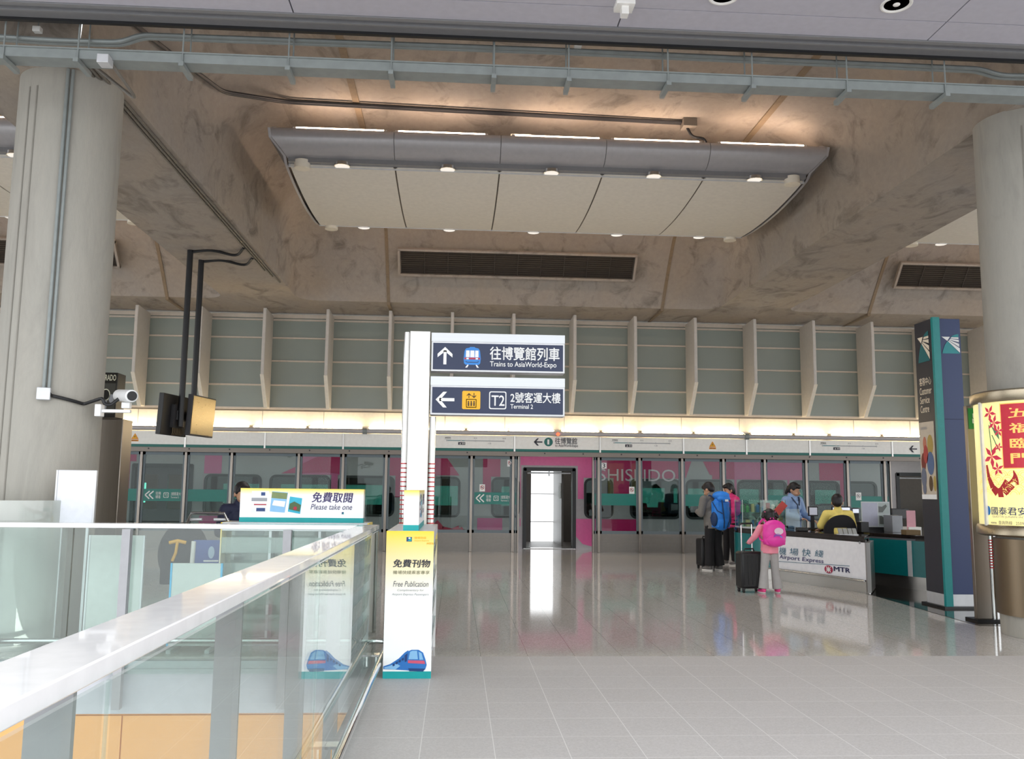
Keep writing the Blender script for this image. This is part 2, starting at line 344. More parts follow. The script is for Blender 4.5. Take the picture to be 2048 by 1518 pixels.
# raised formwork seams on the coffers
sm = MB()
for k in (-1, 0, 1):
    for xs in (-1.62, 4.72):
        x = xs+PB*k
        sm.box(x-.05, x+.05, 8.15, 17.7, TZ-.02, TZ+.02)
        pr = [(YB-sy-.0, BZ+(TZ-BZ)*t) for t, sx, sy in LV]
        for (ya, za), (yb, zb) in zip(pr[:-1], pr[1:]):
            sm.prism([(x-.035, ya-.02, za), (x+.035, ya-.02, za), (x+.035, ya+.05, za), (x-.035, ya+.05, za)], (0, 0, 0), (0, yb-ya, zb-za))
        sm.box(x-.035, x+.035, YB-.01, YS, BZ-.06, BZ+.02)
struct(sm.build('trim_3', concrete('seam_concrete', '8b7b68', '5b5148', '9a8468', (2, 2, 2), .6)))
# near soffit of metal panels with its track along the edge
m_sof = mat('soffit_panel', 'b9b7c2', .5); m_trk = mat('soffit_track', '8f8f92', .45, .4)
sf = MB(); yj = [4.9, 6.96, 7.28]
for i in range(len(yj)-1):
    for k in range(-9, 9): sf.box(1.36+2.85*k+.006, 1.36+2.85*(k+1)-.006, yj[i]+.006, yj[i+1]-.006, SZ, SZ+.08)
struct(sf.build('ceiling_soffit', m_sof))
tk = MB()
tk.box(-26, 26, 7.28, 7.33, SZ-.01, SZ+.1); tk.box(-26, 26, 7.33, 7.40, SZ+.02, SZ+.1); tk.box(-26, 26, 7.40, 7.425, SZ-.01, SZ+.1); tk.box(-26, 26, 7.425, 7.56, SZ+.01, SZ+.1)
struct(tk.build('trim_4', m_trk))
struct(MB().box(-26, 26, 7.56, 7.60, SZ-.015, SZ+.12).build('trim_5', black))
struct(MB().box(-26, 26, 4.9, 8.12, TZ, TZ+.1).build('roof', m_conc)); bpy.data.objects['roof'].name = 'ceiling_rear'
struct(MB().box(-26, 26, 4.8, 4.9, SZ, TZ+.1).build('wall_light_block', m_sof))  # unseen wall, added to keep sky light out of the space above the soffit
# upper wall: obscured glass in rails, cream cove below
m_wg = mat('obscured_glass', '9aa39c', .35, noise=(2, .05)); m_rail = mat('glazing_rail', 'd8ccbe', .5)
struct(MB().box(-26, 26, WY, WY+.1, 3.28, 5.62).build('wall_back', m_wg))
rl = MB()
for z, h in ((3.33, .05), (3.89, .035), (4.47, .035), (5.03, .035), (5.47, .04), (5.56, .09)): rl.box(-26, 26, WY-.05, WY+.02, z-h/2, z+h/2)
struct(rl.build('trim_6', m_rail))
struct(MB().box(-26, 26, WY+.05, WY+.12, 2.7, 3.3).build('wall_cove', offwhite))
jn = MB()
for k in range(-12, 13): jn.box(1.15+1.447*k-.005, 1.15+1.447*k+.005, WY+.043, WY+.052, 2.72, 3.29)
struct(jn.build('trim_7', mat('cove_joint', '8d8474', .6)))
struct(MB().box(-26, 26, WY-.02, WY+.1, 3.27, 3.31).build('trim_8', mat('cove_lip', '6e675e', .5)))
# fins
m_fin = mat('fin_enamel', 'cdc6be', .42)
finx = [1.29+1.447*k for k in range(-9, 10)]
vis = [x for x in finx if -9.5 < x < 12.5]
for i, x in enumerate(finx):
    t = .075
    pr = [(WY-.04, 5.56), (WY-.84, 5.60), (WY-.86, 5.3), (WY-.84, 4.05), (WY-.32, 3.33), (WY-.04, 3.33)]
    bq = MB(); bq.prism([(x-t/2, a, c) for a, c in pr], (0, 0, 0), (t, 0, 0))
    o = bq.build('wall_fin', m_fin, bev=.012)
    bq = MB(); bq.prism([(x-.042, a, c) for a, c in ((WY-.85, 4.02), (WY-.87, 4.04), (WY-.33, 3.31), (WY-.30, 3.33))], (0, 0, 0), (.084, 0, 0)); bq.build('painted_lit_facet', offwhite, o)  # cream strip imitating warm light on the fin's slanted cut
    o.data.name = 'wall_fin'
    tag(o, 'white blade-like vertical fin on the upper glass wall, %s from the left' % ORD[i], 'wall fin', 'white vertical fins along the upper wall')
# concrete columns
for x, side in ((-4.17, 'left'), (6.39, 'right')):
    o = thing('concrete_column', 'round bare concrete column with a white panel and surveillance camera on it' if side == 'left' else 'round bare concrete column wrapped by the yellow backlit poster drum', 'column', (x, 9.2, 0))
    MB().lathe((x, 9.2, 0), [(.5, 0.001), (.5, BZ+.01)], 64).build('shaft', m_col, o)
    g = MB()
    for a in (-2.05, -1.86) if side == 'left' else (-2.2,):
        g.lathe((x, 9.2, 0), [(.498, .3), (.506, .3), (.506, 5.5), (.498, 5.5)], 1, a, a+.03)
    g.build('formwork_joint', mat('joint_concrete', '8f8b83', .9), o)  # darker concrete strips marking the formwork joints
    if side == 'right':
        MB().lathe((x, 9.2, 0), [(.53, .22), (.53, 1.02)], 64).build('cladding', brushed('bronze_steel', '8a7a66', .35), o)
# ------------------------------------------------------------------ suspended light canopies
m_can = mat('canopy_panel', 'e6e0d6', .5); m_canf = mat('canopy_fascia', 'b3b1b4', .38, .25); m_seam = mat('canopy_seam', '5a5149', .6)
m_tube = mat('cool_fluorescent', 'fff0f4', .4, emit=24, ecol='ffe0c4'); m_refl = mat('lamp_reflector', 'f4ece2', .3, .3, emit=.9)
LX0, LX1, LY0, LY1, LZ = -2.64, 5.42, 13.0, 16.3, 6.39
def flare(q):
    q = q-.08; return 0 if q < 0 else (q/.22 if q < .22 else 1-max(0, q-.26)**2*18)
def canopy(label, dx, full):
    t = thing('suspended_light_canopy', label, 'ceiling light', ((LX0+LX1)/2+dx, (LY0+LY1)/2, 6.2), 0, 'curved light canopies under the concrete coffers')
    n5 = (LX1-LX0)/5; N = 12
    belly = lambda q: LZ-.15*math.sin(PI*q)**.8*.7
    for i in range(5):
        a = LX0+n5*i+.012+dx; c = LX0+n5*(i+1)-.012+dx
        pr = [(LY0+.1+(LY1-LY0-.2)*q/N, belly(.03+.94*q/N)) for q in range(N+1)]
        b = MB(); b.loft([[Vector((x, y, z)) for y, z in pr]+[Vector((x, y, z+.04)) for y, z in reversed(pr)] for x in (a, c)]); b.build('canopy_panel', m_can, t)
    for i in range(1, 5):
        b = MB(); x = LX0+n5*i+dx; pr = [(LY0+.1+(LY1-LY0-.2)*q/N, belly(.03+.94*q/N)) for q in range(N+1)]
        b.loft([[Vector((xx, y, z+.012)) for y, z in pr]+[Vector((xx, y, z+.05)) for y, z in reversed(pr)] for xx in (x-.03, x+.03)])
        b.build('panel_seam', m_seam, t)
    # front and rear fascias: rounded nose above a recessed lamp trough
    for sgn, y0 in ((1, LY0), (-1, LY1)):
        ex = .03
        pr = [(0, .10), (-.12, .13), (-.22, .19), (-.30, .29), (-.32, .38), (-.28, .45), (-.18, .48), (.2, .48), (.2, .10)]
        b = MB()
        for i in range(5):
            xa = [LX0-ex, LX0+n5, LX0+2*n5, LX0+3*n5, LX0+4*n5, LX1+ex][i]+dx+.004; xb = [LX0-ex, LX0+n5, LX0+2*n5, LX0+3*n5, LX0+4*n5, LX1+ex][i+1]+dx-.004
            b.loft([[Vector((x+(-.2 if (i == 0 and x == xa) else .2 if (i == 4 and x == xb) else 0)*flare(q-.02), y0+sgn*p, LZ-.02+q)) for p, q in pr] for x in (xa, xb)])
        b.build('fascia', m_canf, t, smooth=50)
        b = MB(); b.box(LX0+dx, LX1+dx, min(y0-sgn*.01, y0+sgn*.13), max(y0-sgn*.01, y0+sgn*.13), LZ+.01, LZ+.09); b.build('lamp_trough', m_trk, t)
        b = MB(); b.box(LX0-.02+dx, LX1+.02+dx, min(y0+sgn*.11, y0+sgn*.13), max(y0+sgn*.11, y0+sgn*.13), LZ-.03, LZ+.03); b.build('panel_rim', alu, t)
        for i in range(5):
            x = LX0+n5*(i+.5)+dx
            b = MB(); b.lathe((x, y0+sgn*.06, LZ-.02), [(.115, 0), (.125, .0), (.125, .05), (.11, .05)], 28); d = b.build('downlight', chrome, t)
            b = MB(); b.lathe((x, y0+sgn*.06, LZ-.02), [(.11, .0), (.08, .035), (.03, .05), (.001, .05)], 28); b.build('reflector', m_refl, d)
            if full:
                sl = bpy.data.lights.new('downlight_lamp', 'SPOT'); sl.energy = 120; sl.spot_size = 2.3; sl.spot_blend = 1; sl.shadow_soft_size = .08; sl.color = (1, .97, .93)
                so = bpy.data.objects.new('downlight_lamp', sl); COL.objects.link(so); so.location = (x, y0+sgn*.06, LZ-.05)
        for x in (LX0+.2, LX1-.2):
            b = MB(); b.cyl((x+dx, y0+sgn*.06, LZ-.07), (x+dx, y0+sgn*.06, LZ+.05), .12, 24); b.build('loudspeaker', offwhite, t)
    for x in (LX0-.07, LX1+.03):
        pr = [(LY0-.34, LZ+.40), (LY0-.3, LZ+.27), (LY0-.05, LZ+.08)]+[(LY0+.1+(LY1-LY0-.2)*q/N, belly(q/N)) for q in range(N+1)]+[(LY1+.05, LZ+.08), (LY1+.3, LZ+.27), (LY1+.34, LZ+.40), (LY1+.2, LZ+.48), (LY0-.2, LZ+.48)]
        b = MB(); b.prism([(x+dx+(-1 if x < 0 else 1)*.2*flare(z-LZ), y, z) for y, z in pr], (0, 0, 0), (.04, 0, 0)); b.build('end_cap', m_canf, t)
    b = MB(); b.box(LX0-.02+dx, LX1+.02+dx, LY0-.1, LY1+.1, LZ+.40, LZ+.43); b.build('top_tray', m_trk, t)
    for k, (p0, p1) in enumerate((((593, 249), (768, 260)), ((797, 263), (970, 268)), ((1030, 271), (1198, 275)), ((1228, 275), (1397, 281)), ((1441, 282), (1606, 286)))):
        a = at(p0[0], p0[1]+2, 12.92); c = at(p1[0], p1[1]+2, 12.92); z = LZ+.50
        b = MB(); b.cyl((a.x+dx, 12.92, z), (c.x+dx, 12.92, z), .032, 14); tb = b.build('fluorescent_tube', m_tube, t)
        b = MB(); b.cyl((a.x+dx-.05, 12.92, z), (a.x+dx, 12.92, z), .033, 12); b.cyl((c.x+dx, 12.92, z), (c.x+dx+.05, 12.92, z), .033, 12); b.box(a.x+dx, c.x+dx, 12.9, 12.95, LZ+.42, LZ+.455); b.build('lamp_holder', alu, tb)
        b = MB(); b.cyl((a.x+dx, 16.4, z), (c.x+dx, 16.4, z), .032, 14); tb = b.build('fluorescent_tube', m_tube, t)
    for px, w in ((785, .42), (1095, .2), (1415, .42)):
        x = at(px, 250, 13.4).x+dx
        b = MB(); b.box(x-w/2, x+w/2, 13.9, 14.2, TZ-.03, TZ); b.box(x-.09, x+.09, 14.0, 14.12, LZ+.42, TZ-.02); b.cyl((x, 14.06, LZ+.42), (x, 14.06, TZ), .05); b.build('hanger_plate', dgrey, t)
    x = at(1043, 262, 12.95).x+dx
    b = MB(); b.box(x-.16, x+.16, 13.05, 13.2, LZ+.42, LZ+.6); b.build('ballast_box', offwhite, t)
canopy('wide curved light canopy with pink-white tubes along its top, over the hall', 0, True)
canopy('curved light canopy in the next bay, glimpsed beside the left concrete column', -PB, False)
canopy('curved light canopy in the next bay, its corner showing beside the right concrete column', PB, False)
# ------------------------------------------------------------------ ventilation grilles on the coffer backs
m_gr = mat('grille_louvre', '4a443f', .5, .2); m_void = mat('duct_interior', '1d1a18', .9)
def grille(dx, label):
    th = math.atan(1.32/1.6); gy, gz = 18.93, 6.44
    t = thing('ventilation_grille', label, 'vent', (0+dx, gy, gz), 0, 'air grilles on the sloping coffer backs')
    xa = at(803, 500, gy).x+dx; xb = at(1265, 500, gy).x+dx; R = Matrix.Rotation(th, 3, 'X'); c = Vector(((xa+xb)/2, gy, gz)); w = xb-xa
    b = MB(); b.ob(c+R@Vector((0, .02, 0)), (w, .02, .55), R); b.build('backing', m_void, t)
    b = MB()
    for i in range(11): b.ob(c+R@Vector((0, -.02, -.25+.05*i)), (w, .05, .014), R @ Matrix.Rotation(.5, 3, 'X'))
    b.build('louvre', m_gr, t)
    for i in range(11): MB().ob(c+R@Vector((-w/2+w*i/10, -.04, 0)), (.012, .02, .54), R).build('divider', m_gr, t)
    b = MB()
    for s in (-1, 1): b.ob(c+R@Vector((0, -.03, s*.30)), (w+.14, .08, .05), R); b.ob(c+R@Vector((s*(w/2+.045), -.03, 0)), (.05, .08, .6), R)
    b.build('frame', m_conc, t)
grille(0, 'long dark louvred air grille under the central light canopy'); grille(PB, 'dark louvred air grille beside the right concrete column'); grille(-PB, 'dark louvred air grille at the left edge beyond the column')
# ------------------------------------------------------------------ cable tray, conduits, boxes
CY = 7.7; A0 = at(0, 95, CY); A1 = at(2048, 172, CY); zt = (A0.z+A1.z)/2; hz = .095
t = thing('cable_tray', 'galvanised steel cable tray hung on rods across the whole hall', 'cable tray', (1, CY, zt))
b = MB(); b.box(-26, 26, CY-.012, CY, zt-hz, zt); b.box(-26, 26, CY, CY+.16, zt-hz, zt-hz+.01); b.box(-26, 26, CY+.16, CY+.172, zt-hz, zt-.02); b.box(-26, 26, CY-.03, CY, zt-.012, zt); b.build('tray', galv, t)
b = MB(); b.box(-26, 26, CY+.03, CY+.14, zt-hz+.012, zt-hz+.05); b.build('cables', black, t)
for px in (10, 158, 367, 578, 783, 988, 1137, 1335, 1503, 1692, 1888):
    x = at(px, 95+px*.0376, CY).x
    for yy in (CY-.02, CY+.19): MB().cyl((x, yy, zt-hz-.04), (x, yy, TZ), .008, 8).build('hanger_rod', galv, t)
    b = MB(); b.box(x-.022, x+.022, CY-.06, CY+.24, zt-hz-.05, zt-hz-.008); b.build('hanger_bracket', galv, t)
m_cond = mat('painted_conduit', '8a8279', .5, .3); m_cond2 = mat('grey_conduit', '77726b', .5, .3)
def line(name, pts, r, m, label, cat='conduit', clips=0, group=None):
    t = MB().tube(pts, r, 8).build(name, m); t.data.name = name; tag(t, label, cat, group)
    return t
zc = 5.62
def bend(p):  # rounds a polyline
    q = [Vector(p[0])]
    for a, m, c in zip(p[:-2], p[1:-1], p[2:]):
        a, m, c = Vector(a), Vector(m), Vector(c); d = min(.18, (m-a).length*.4, (c-m).length*.4)
        s, e = m+(a-m).normalized()*d, m+(c-m).normalized()*d
        for k in range(5): u = k/4; q.append(s*(1-u)**2+m*2*u*(1-u)+e*u*u)
    q.append(Vector(p[-1])); return q
for k, dy in enumerate((0, .06)):
    line('conduit', bend([(-12, 7.93+dy, 5.86), at(100, 80, 7.93)+Vector((0, dy, 0)), at(240, 84, 7.93)+Vector((0, dy, 0)), at(282, 69, 7.93)+Vector((0, dy, 0)), at(1100, 99, 7.93)+Vector((0, dy, 0)), at(1960, 137, 7.93)+Vector((0, dy, 0)), at(2000, 150, 7.93)+Vector((0, dy, 0)), (16, 7.93+dy, 5.8)]), .022, galv, 'long grey conduit above the cable tray, %s of the pair' % ('nearer' if k == 0 else 'farther'), group='paired conduits above the cable tray')
pA = [(-3.55, 8.3, 6.25), (-3.51, 9.6, 6.5), (-3.33, 11.8, 6.93), (-2.65, 12.75, TZ-.05), at(1366, 231, 13.0)]
pA[4].z = TZ-.04
for k in (0, 1):
    line('conduit', bend([Vector(p)+Vector((0, .06*k, 0)) for p in pA]), .022, dgrey, 'dark conduit along the coffer ceiling above the light tubes, %s of two' % ('front' if k == 0 else 'rear'), group='conduits on the coffer ceiling')
jb = at(1376, 231, 13.0)
t = thing('junction_box', 'grey junction box on the coffer ceiling with a black flexible cable', 'junction box', (jb.x, 13.0, TZ))
MB().box(jb.x-.1, jb.x+.12, 12.9, 13.12, TZ-.14, TZ).build('box', m_cond, t, bev=.01)
MB().tube(bend([(jb.x-.02, 13.0, TZ-.12), (jb.x+.06, 13.0, TZ-.28), (jb.x+.28, 13.0, TZ-.3), (jb.x+.3, 13.05, LZ+.42)]), .022).build('flexible_cable', black, t)
for k in range(3):
    line('conduit', bend([(-3.72-.05*k, 8.4+.1*k, BZ-.02), (-3.72-.05*k, 18.0-.5*k, BZ-.02)]), .016, m_cond2, 'conduit run under the left beam edge, %s of three' % ('inner', 'middle', 'outer')[k], group='conduits along the left beam edge')
for k, (px, dx) in enumerate(((124, 0), (133, .05))):
    a = math.atan2(-9.2, 4.17)-.11+k*.085; cx, cy = -4.17+.525*math.cos(a), 9.2+.525*math.sin(a)
    line('conduit', [(cx, cy, 2.42), (cx, cy, BZ-.02)], .017, galv, 'vertical steel conduit on the left concrete column, %s of two' % ('left' if k == 0 else 'right'), group='conduits down the left column')
a = math.atan2(-9.2, 4.17)-.10; bx, by = -4.17+.53*math.cos(a), 9.2+.53*math.sin(a)
t = thing('junction_box', 'pale grey junction box on the left concrete column below two conduits', 'junction box', (bx, by, 2.3))
MB().ob((bx, by, 2.36), (.12, .1, .12), Matrix.Rotation(a+PI/2, 3, 'Z')).build('box', alu, t, bev=.006)
# ------------------------------------------------------------------ security camera on the left column
t = thing('security_camera', 'white bullet surveillance camera on a wall bracket of the left column', 'camera', (-3.66, 9.05, 1.6))
q = lambda px, py, Y=8.9: at(px, py, Y)
m_cam = mat('camera_shell', 'efeff0', .3)
b = MB(); b.ob(q(199, 821), (.06, .1, .12), Matrix.Identity(3)); b.box(q(199, 821).x, q(262, 819).x, 8.88, 8.92, q(230, 823).z-.012, q(230, 823).z+.02); b.build('wall_bracket', m_cam, t, bev=.006)
c0, c1 = q(238, 791, 9.05), q(264, 792, 8.72)
b = MB(); b.cyl(c0, c1, .062, 24); b.build('housing', m_cam, t, bev=.01)
d = (c1-c0).normalized(); b = MB(); b.cyl(c1-d*.004, c1+d*.006, .047, 24); b.build('lens', black, t)
b = MB(); b.box(q(245, 805).x, q(262, 805).x, 8.87, 8.93, q(250, 817).z, q(250, 805).z); b.build('swivel', m_cam, t, bev=.006)
pts = [Vector((bx+.06, by-.02, 2.36))]
for k in range(1, 7): aa = a+k*.12; pts.append(Vector((-4.17+.525*math.cos(aa), 9.2+.525*math.sin(aa), 2.36-.012*k)))
pts += [q(205, 796), q(209, 808), q(222, 810), q(238, 797)]
MB().tube(bend(pts), .017).build('cable', black, t)
# ------------------------------------------------------------------ cove lighting and pipe on the platform wall
m_warm = mat('warm_fluorescent', 'fff2d0', .4, emit=30, ecol='ffe8bc')
tubes = [(60, 205), (214, 320), (417, 498), (505, 725), (737, 787), (793, 868), (878, 934), (903, 1108)]
tubes = [(-240, -60), (-45, 130), (140, 316), (330, 498), (506, 612), (618, 724), (737, 830), (838, 929), (935, 1108-92), (1018, 1108), (1123, 1198), (1205, 1276), (1284, 1384), (1390, 1487), (1502, 1584), (1590, 1654), (1662, 1760), (1766, 1868), (1880, 1990), (2000, 2120)]
n = len(tubes)
for i, (a, c) in enumerate(tubes):
    xa, xb = at(a, 860, WY-.1).x, at(c, 860, WY-.1).x; z = 2.895
    o = MB().cyl((xa, WY-.08, z), (xb, WY-.08, z), .022, 10).build('fluorescent_tube', m_warm); o.data.name = 'fluorescent_tube'
    b = MB()
    for xx in (xa-.012, xb-.02): b.box(xx, xx+.032, WY-.1, WY+.05, z-.03, z+.025)
    b.build('lamp_holder', offwhite, o)
    tag(o, 'glowing warm fluorescent tube on the cream cove, %s from the left' % ORD[i], 'lamp', 'tubes along the cream cove')
t = thing('conduit_pipe', 'long grey pipe running below the cove tubes across the platform wall', 'pipe', (1, WY-.2, 2.8))
MB().cyl((-26, WY-.2, 2.81), (26, WY-.2, 2.81), .05, 16).build('pipe', mat('grey_pipe', 'b9b5b8', .4, .1), t)
for px in (730, 1493, 2300): x = at(px, 860, WY-.2).x; MB().cyl((x-.05, WY-.2, 2.81), (x+.05, WY-.2, 2.81), .07, 16).build('coupling', galv, t)
x = at(1116, 868, WY-.25).x
o = MB().ell((x, WY-.28, 2.80), .035).cyl((x, WY-.2, 2.80), (x, WY-.27, 2.80), .04).build('indicator_lamp', mat('red_indicator', 'ff5a3a', .4, emit=2.5)); tag(o, 'small glowing red indicator lamp on the pipe above the open train door', 'indicator lamp')
# ------------------------------------------------------------------ header panels over the platform doors
m_hdr = mat('header_white', 'f8f6f1', .35)
hx = [-16.6, -14.56, -12.5, -10.46, -8.42, -6.38, -4.54, -2.71, -.68, 1.36, 3.43, 5.47, 7.03, 8.61, 10.69, 12.7, 14.7, 16.7]
HY = WY-.12
def header(i, xa, xb):
    mid = (xa+xb)/2; w = xb-xa
    kinds = {-6.38+0: 0}
    what = 'plain'
    if abs(xa-(-8.42)) < .01 or abs(xa-5.47) < .01: what = 'warn'
    if abs(xa-(-.68)) < .01 or abs(xa-3.43) < .01 or abs(xa-8.61) < .01: what = 'map'
    if abs(xa-1.36) < .01: what = 'dest'
    if abs(xa-10.69) < .01: what = 'arrow'
    desc = {'plain': 'blank white header panel with a green stripe', 'warn': 'white header panel with an orange warning triangle',
            'map': 'white header panel with a grey route line map', 'dest': 'white header panel reading to AsiaWorld-Expo above the open door', 'arrow': 'white header panel with a lone black left arrow'}[what]
    t = thing('header_panel', desc+', %s from the left' % ORD[i], 'header panel', (mid, HY, 2.37), 0, 'white header panels over the screen doors')
    MB().box(xa+.04, xb-.002, HY, HY+.2, 2.44, 2.75).build('panel', m_hdr, t); MB().box(xa+.04, xb-.002, HY-.002, HY+.2, 2.378, 2.44).build('green_stripe', teal if False else mat('green_stripe', '0d6b63', .4), t)
    MB().box(xa+.002, xa+.04, HY-.012, HY+.2, 2.378, 2.75).build('divider', steel, t)
    b = MB(); b.prism([(xa+.001, HY+.01, 2.75), (xa, HY+.2, 2.79), (xa, HY+.2, 2.74)], (0, 0, 0), (w-.002, 0, 0)); b.build('sloped_ledge', steelh, t)
    A = Art(flat((xa, HY, 0), (1, 0, 0), (0, 0, 1)), .004); done = True
    P = lambda px, py: (at(px, py, HY).x-xa, at(px, py, HY).z)
    if what == 'warn':
        u = w*.445 if xa < 0 else (at(1425, 890, HY).x-xa); v = 2.60
        A.poly([(u-.085, v-.05), (u+.085, v-.05), (u, v+.09)], mat('warning_orange', 'e8952a', .5)); A.poly([(u-.055, v-.034), (u+.055, v-.034), (u, v+.06)], yel, 2); A.poly([(u-.012, v-.02), (u+.02, v+.01), (u, v+.01), (u+.012, v+.045), (u-.02, v+.005), (u, v+.005)], darkink, 3)
        A.rect(u-.085, v-.1, u+.085, v-.06, mat('warning_orange', 'e8952a', .5)); A.text('危險 Danger', u-.07, v-.093, u+.07, v-.067, darkink, .02)
    elif what == 'map':
        u0 = (.44 if xa < 0 else .36 if xa < 5 else .34)+.0; v = 2.62
        A.rect(u0, v-.008, u0+.42, v+.008, mat('map_teal', '2f7f86', .5)); A.rect(u0+.42, v-.008, u0+1.36, v+.008, greyink); A.rect(u0-.06, v+.03, u0+.1, v+.036, greyink)
        for k in range(5): A.oval(u0+.34*k*1.0, v, .018, .018, greyink, 2, 12); A.oval(u0+.34*k, v, .01, .01, white, 3, 10)
        A.text('博覽館', u0-.05, v+.045, u0+.09, v+.085, darkink); A.rect(u0+.27, v-.1, u0+.44, v-.035, darkink); A.poly([(u0+.30, v-.085), (u0+.34, v-.085), (u0+.32, v-.05)], white, 2); A.text('機場', u0+.36, v-.09, u0+.43, v-.045, white, lv=2)
        A.text('青衣', u0+.64, v+.045, u0+.72, v+.08, greyink); A.text('九龍', u0+.98, v-.075, u0+1.06, v-.04, greyink); A.text('香港', u0+1.33, v+.045, u0+1.41, v+.08, greyink)
    elif what == 'dest':
        u, v = P(1076, 884); arrow(A, u, v, .21, PI, darkink, .15); u, v = P(1097, 884); A.oval(u, v, .105, .105, mat('green_stripe', '0d6b63', .4), 1, 28); A.text('1', u-.028, v-.06, u+.018, v+.06, whiteink, 0, lv=2)
        (u, v), (u2, v2) = P(1110, 888), P(1154, 876); A.text('往博覽館', u, v, u2, v2, darkink, .01); (u, v), (u2, v2) = P(1110, 895), P(1156, 889); A.text('to AsiaWorld-Expo', u, v, u2, v2, darkink, .01)
    elif what == 'arrow': u, v = P(1826, 898); arrow(A, u, v, .2, PI, darkink, .14)
    else: done = False
    if done: A.build('lettering', t)
for i in range(len(hx)-1): header(i, hx[i], hx[i+1])
t = thing('door_rail', 'long brushed steel rail with screws between header panels and glass doors', 'rail', (0, HY, 2.27))
MB().box(-26, 26, HY+.01, HY+.2, 2.27, 2.375).build('rail', brushed('rail_steel', '837b74', .4, 0, .6), t)
b = MB()
for k in range(-18, 22): b.cyl((.25+.93*k, HY+.004, 2.34), (.25+.93*k, HY+.012, 2.34), .018, 10)
b.build('screw_heads', dgrey, t)
# ------------------------------------------------------------------ platform screen door panels
m_psd = glass('screen_glass', 'e4ecea', .02); m_band = mat('green_glass_band', '0c7a70', .3)
m_ps = brushed('mullion_steel', 'a39a92', .3, 2); m_kick = mat('ribbed_kick_plate', '8a8580', .4, .5)
px_ = [-14.7, -13.65, -12.6, -11.55, -10.5, -9.45, -8.4, -7.37, -6.35, -5.29, -3.73, -2.69, -1.67, -.65, .36, 1.36, 1.5, 3.28, 3.43, 4.43, 5.48, 6.5, 7.53, 8.57, 9.61, 10.55, 10.7, 12.48, 12.63, 13.6, 14.7, 15.8]
GY = WY+.02; doors_ = (1.5, 10.7); bands = {-8.4, -7.37, -6.35, .36, 1.36, 3.28, 3.43, 5.48, 7.53, 9.61, 10.55}
pan = [(a, c) for a, c in zip(px_[:-1], px_[1:]) if a not in doors_]
def psd(i, xa, xb):
    nar = xb-xa < .3; wide = xb-xa > 1.3
    d = ('narrow' if nar else 'wide' if wide else 'tall')+' glass platform screen panel'+(' with a green band' if xa in bands else '')+', %s from the left' % ORD[i % 24] if i < 24 else 'platform screen panel beyond the pylon, %s from the right' % ORD[len(pan)-1-i]
    t = thing('screen_door_panel', d, 'glass door panel', ((xa+xb)/2, GY, 0), 0, 'glass panels of the platform screen')
    m = .05 if not nar else .03; e = .028
    MB().box(xa+e+m*.5, xb-e-m*.5, GY+.012, GY+.024, .5, 2.24).build('glass_pane', m_psd, t)
    b = MB(); b.box(xa, xa+e, GY-.05, GY+.08, 0, 2.27); b.box(xb-e, xb, GY-.05, GY+.08, 0, 2.27); b.build('mullion', m_ps, t, bev=.006)
    b = MB(); b.box(xa+e, xa+e+m, GY, GY+.04, .44, 2.27); b.box(xb-e-m, xb-e, GY, GY+.04, .44, 2.27); b.box(xa+e, xb-e, GY, GY+.04, 2.2, 2.27); b.box(xa+e, xb-e, GY, GY+.04, .44, .51); b.build('frame', mat('door_frame_grey', '6f7a80', .45, .3), t)
    b = MB(); b.box(xa+e, xb-e, GY, GY+.04, .0, .44)
    for k in range(13): b.box(xa+e, xb-e, GY-.012, GY, .03+.031*k, .045+.031*k)
    b.build('kick_plate', m_kick, t)
    if xa in bands: MB().box(xa+e+(m if not nar else 0), xb-e-(m if not nar else 0), GY+.006, GY+.012, 1.12, 1.40).build('green_band', m_band, t)
    F = flat((xa, GY+.005, 0), (1, 0, 0), (0, 0, 1)); A = Art(F, .002); on = False
    if xa in (-7.37, .36):
        on = True; u = .12
        for k in (0, .09): A.stroke([(u+k+.1, 1.37-.02), (u+k, 1.26), (u+k+.1, 1.17)], .028, whiteink)
        A.text('往機\n場客', u+.24, 1.18, u+.36, 1.34, whiteink); A.rr(u+.42, 1.2, u+.54, 1.32, .02, whiteink); A.rr(u+.43, 1.21, u+.53, 1.31, .02, m_band, 2); A.text('T2', u+.445, 1.23, u+.515, 1.29, whiteink, lv=3)
        A.text('2號客運大樓', u+.59, 1.25, u+.86, 1.33, whiteink); A.text('Terminal 2', u+.59, 1.19, u+.78, 1.23, whiteink)
    def sticker(u, v, w=.13, h=.16, red=True, txt=None):
        A.rect(u, v, u+w, v+h, whiteink); A.oval(u+w/2, v+h*.56, w*.36, w*.36, redink if red else greyink, 2, 20); A.oval(u+w/2, v+h*.56, w*.27, w*.27, whiteink, 3, 20)
        A.stroke([(u+w*.3, v+h*.72), (u+w*.7, v+h*.42)], w*.09, redink if red else greyink, 4); A.rect(u+w*.32, v+h*.5, u+w*.62, v+h*.6, darkink, 4)
    if xa == .36: on = True; sticker(.86, 2.02); sticker(.2, 1.42, .13, .17)
    if xa == 3.43: on = True; A.rect(.07, 2.0, .2, 2.14, whiteink); A.text('3', .105, 2.02, .165, 2.12, darkink, .02); sticker(.75, 1.4, .13, .17)
    if xa == 9.61: on = True; sticker(.2, 1.3, .14, .19, False)
    if on: A.build('lettering', t)
for i, (a, c) in enumerate(pan): psd(i, a, c)
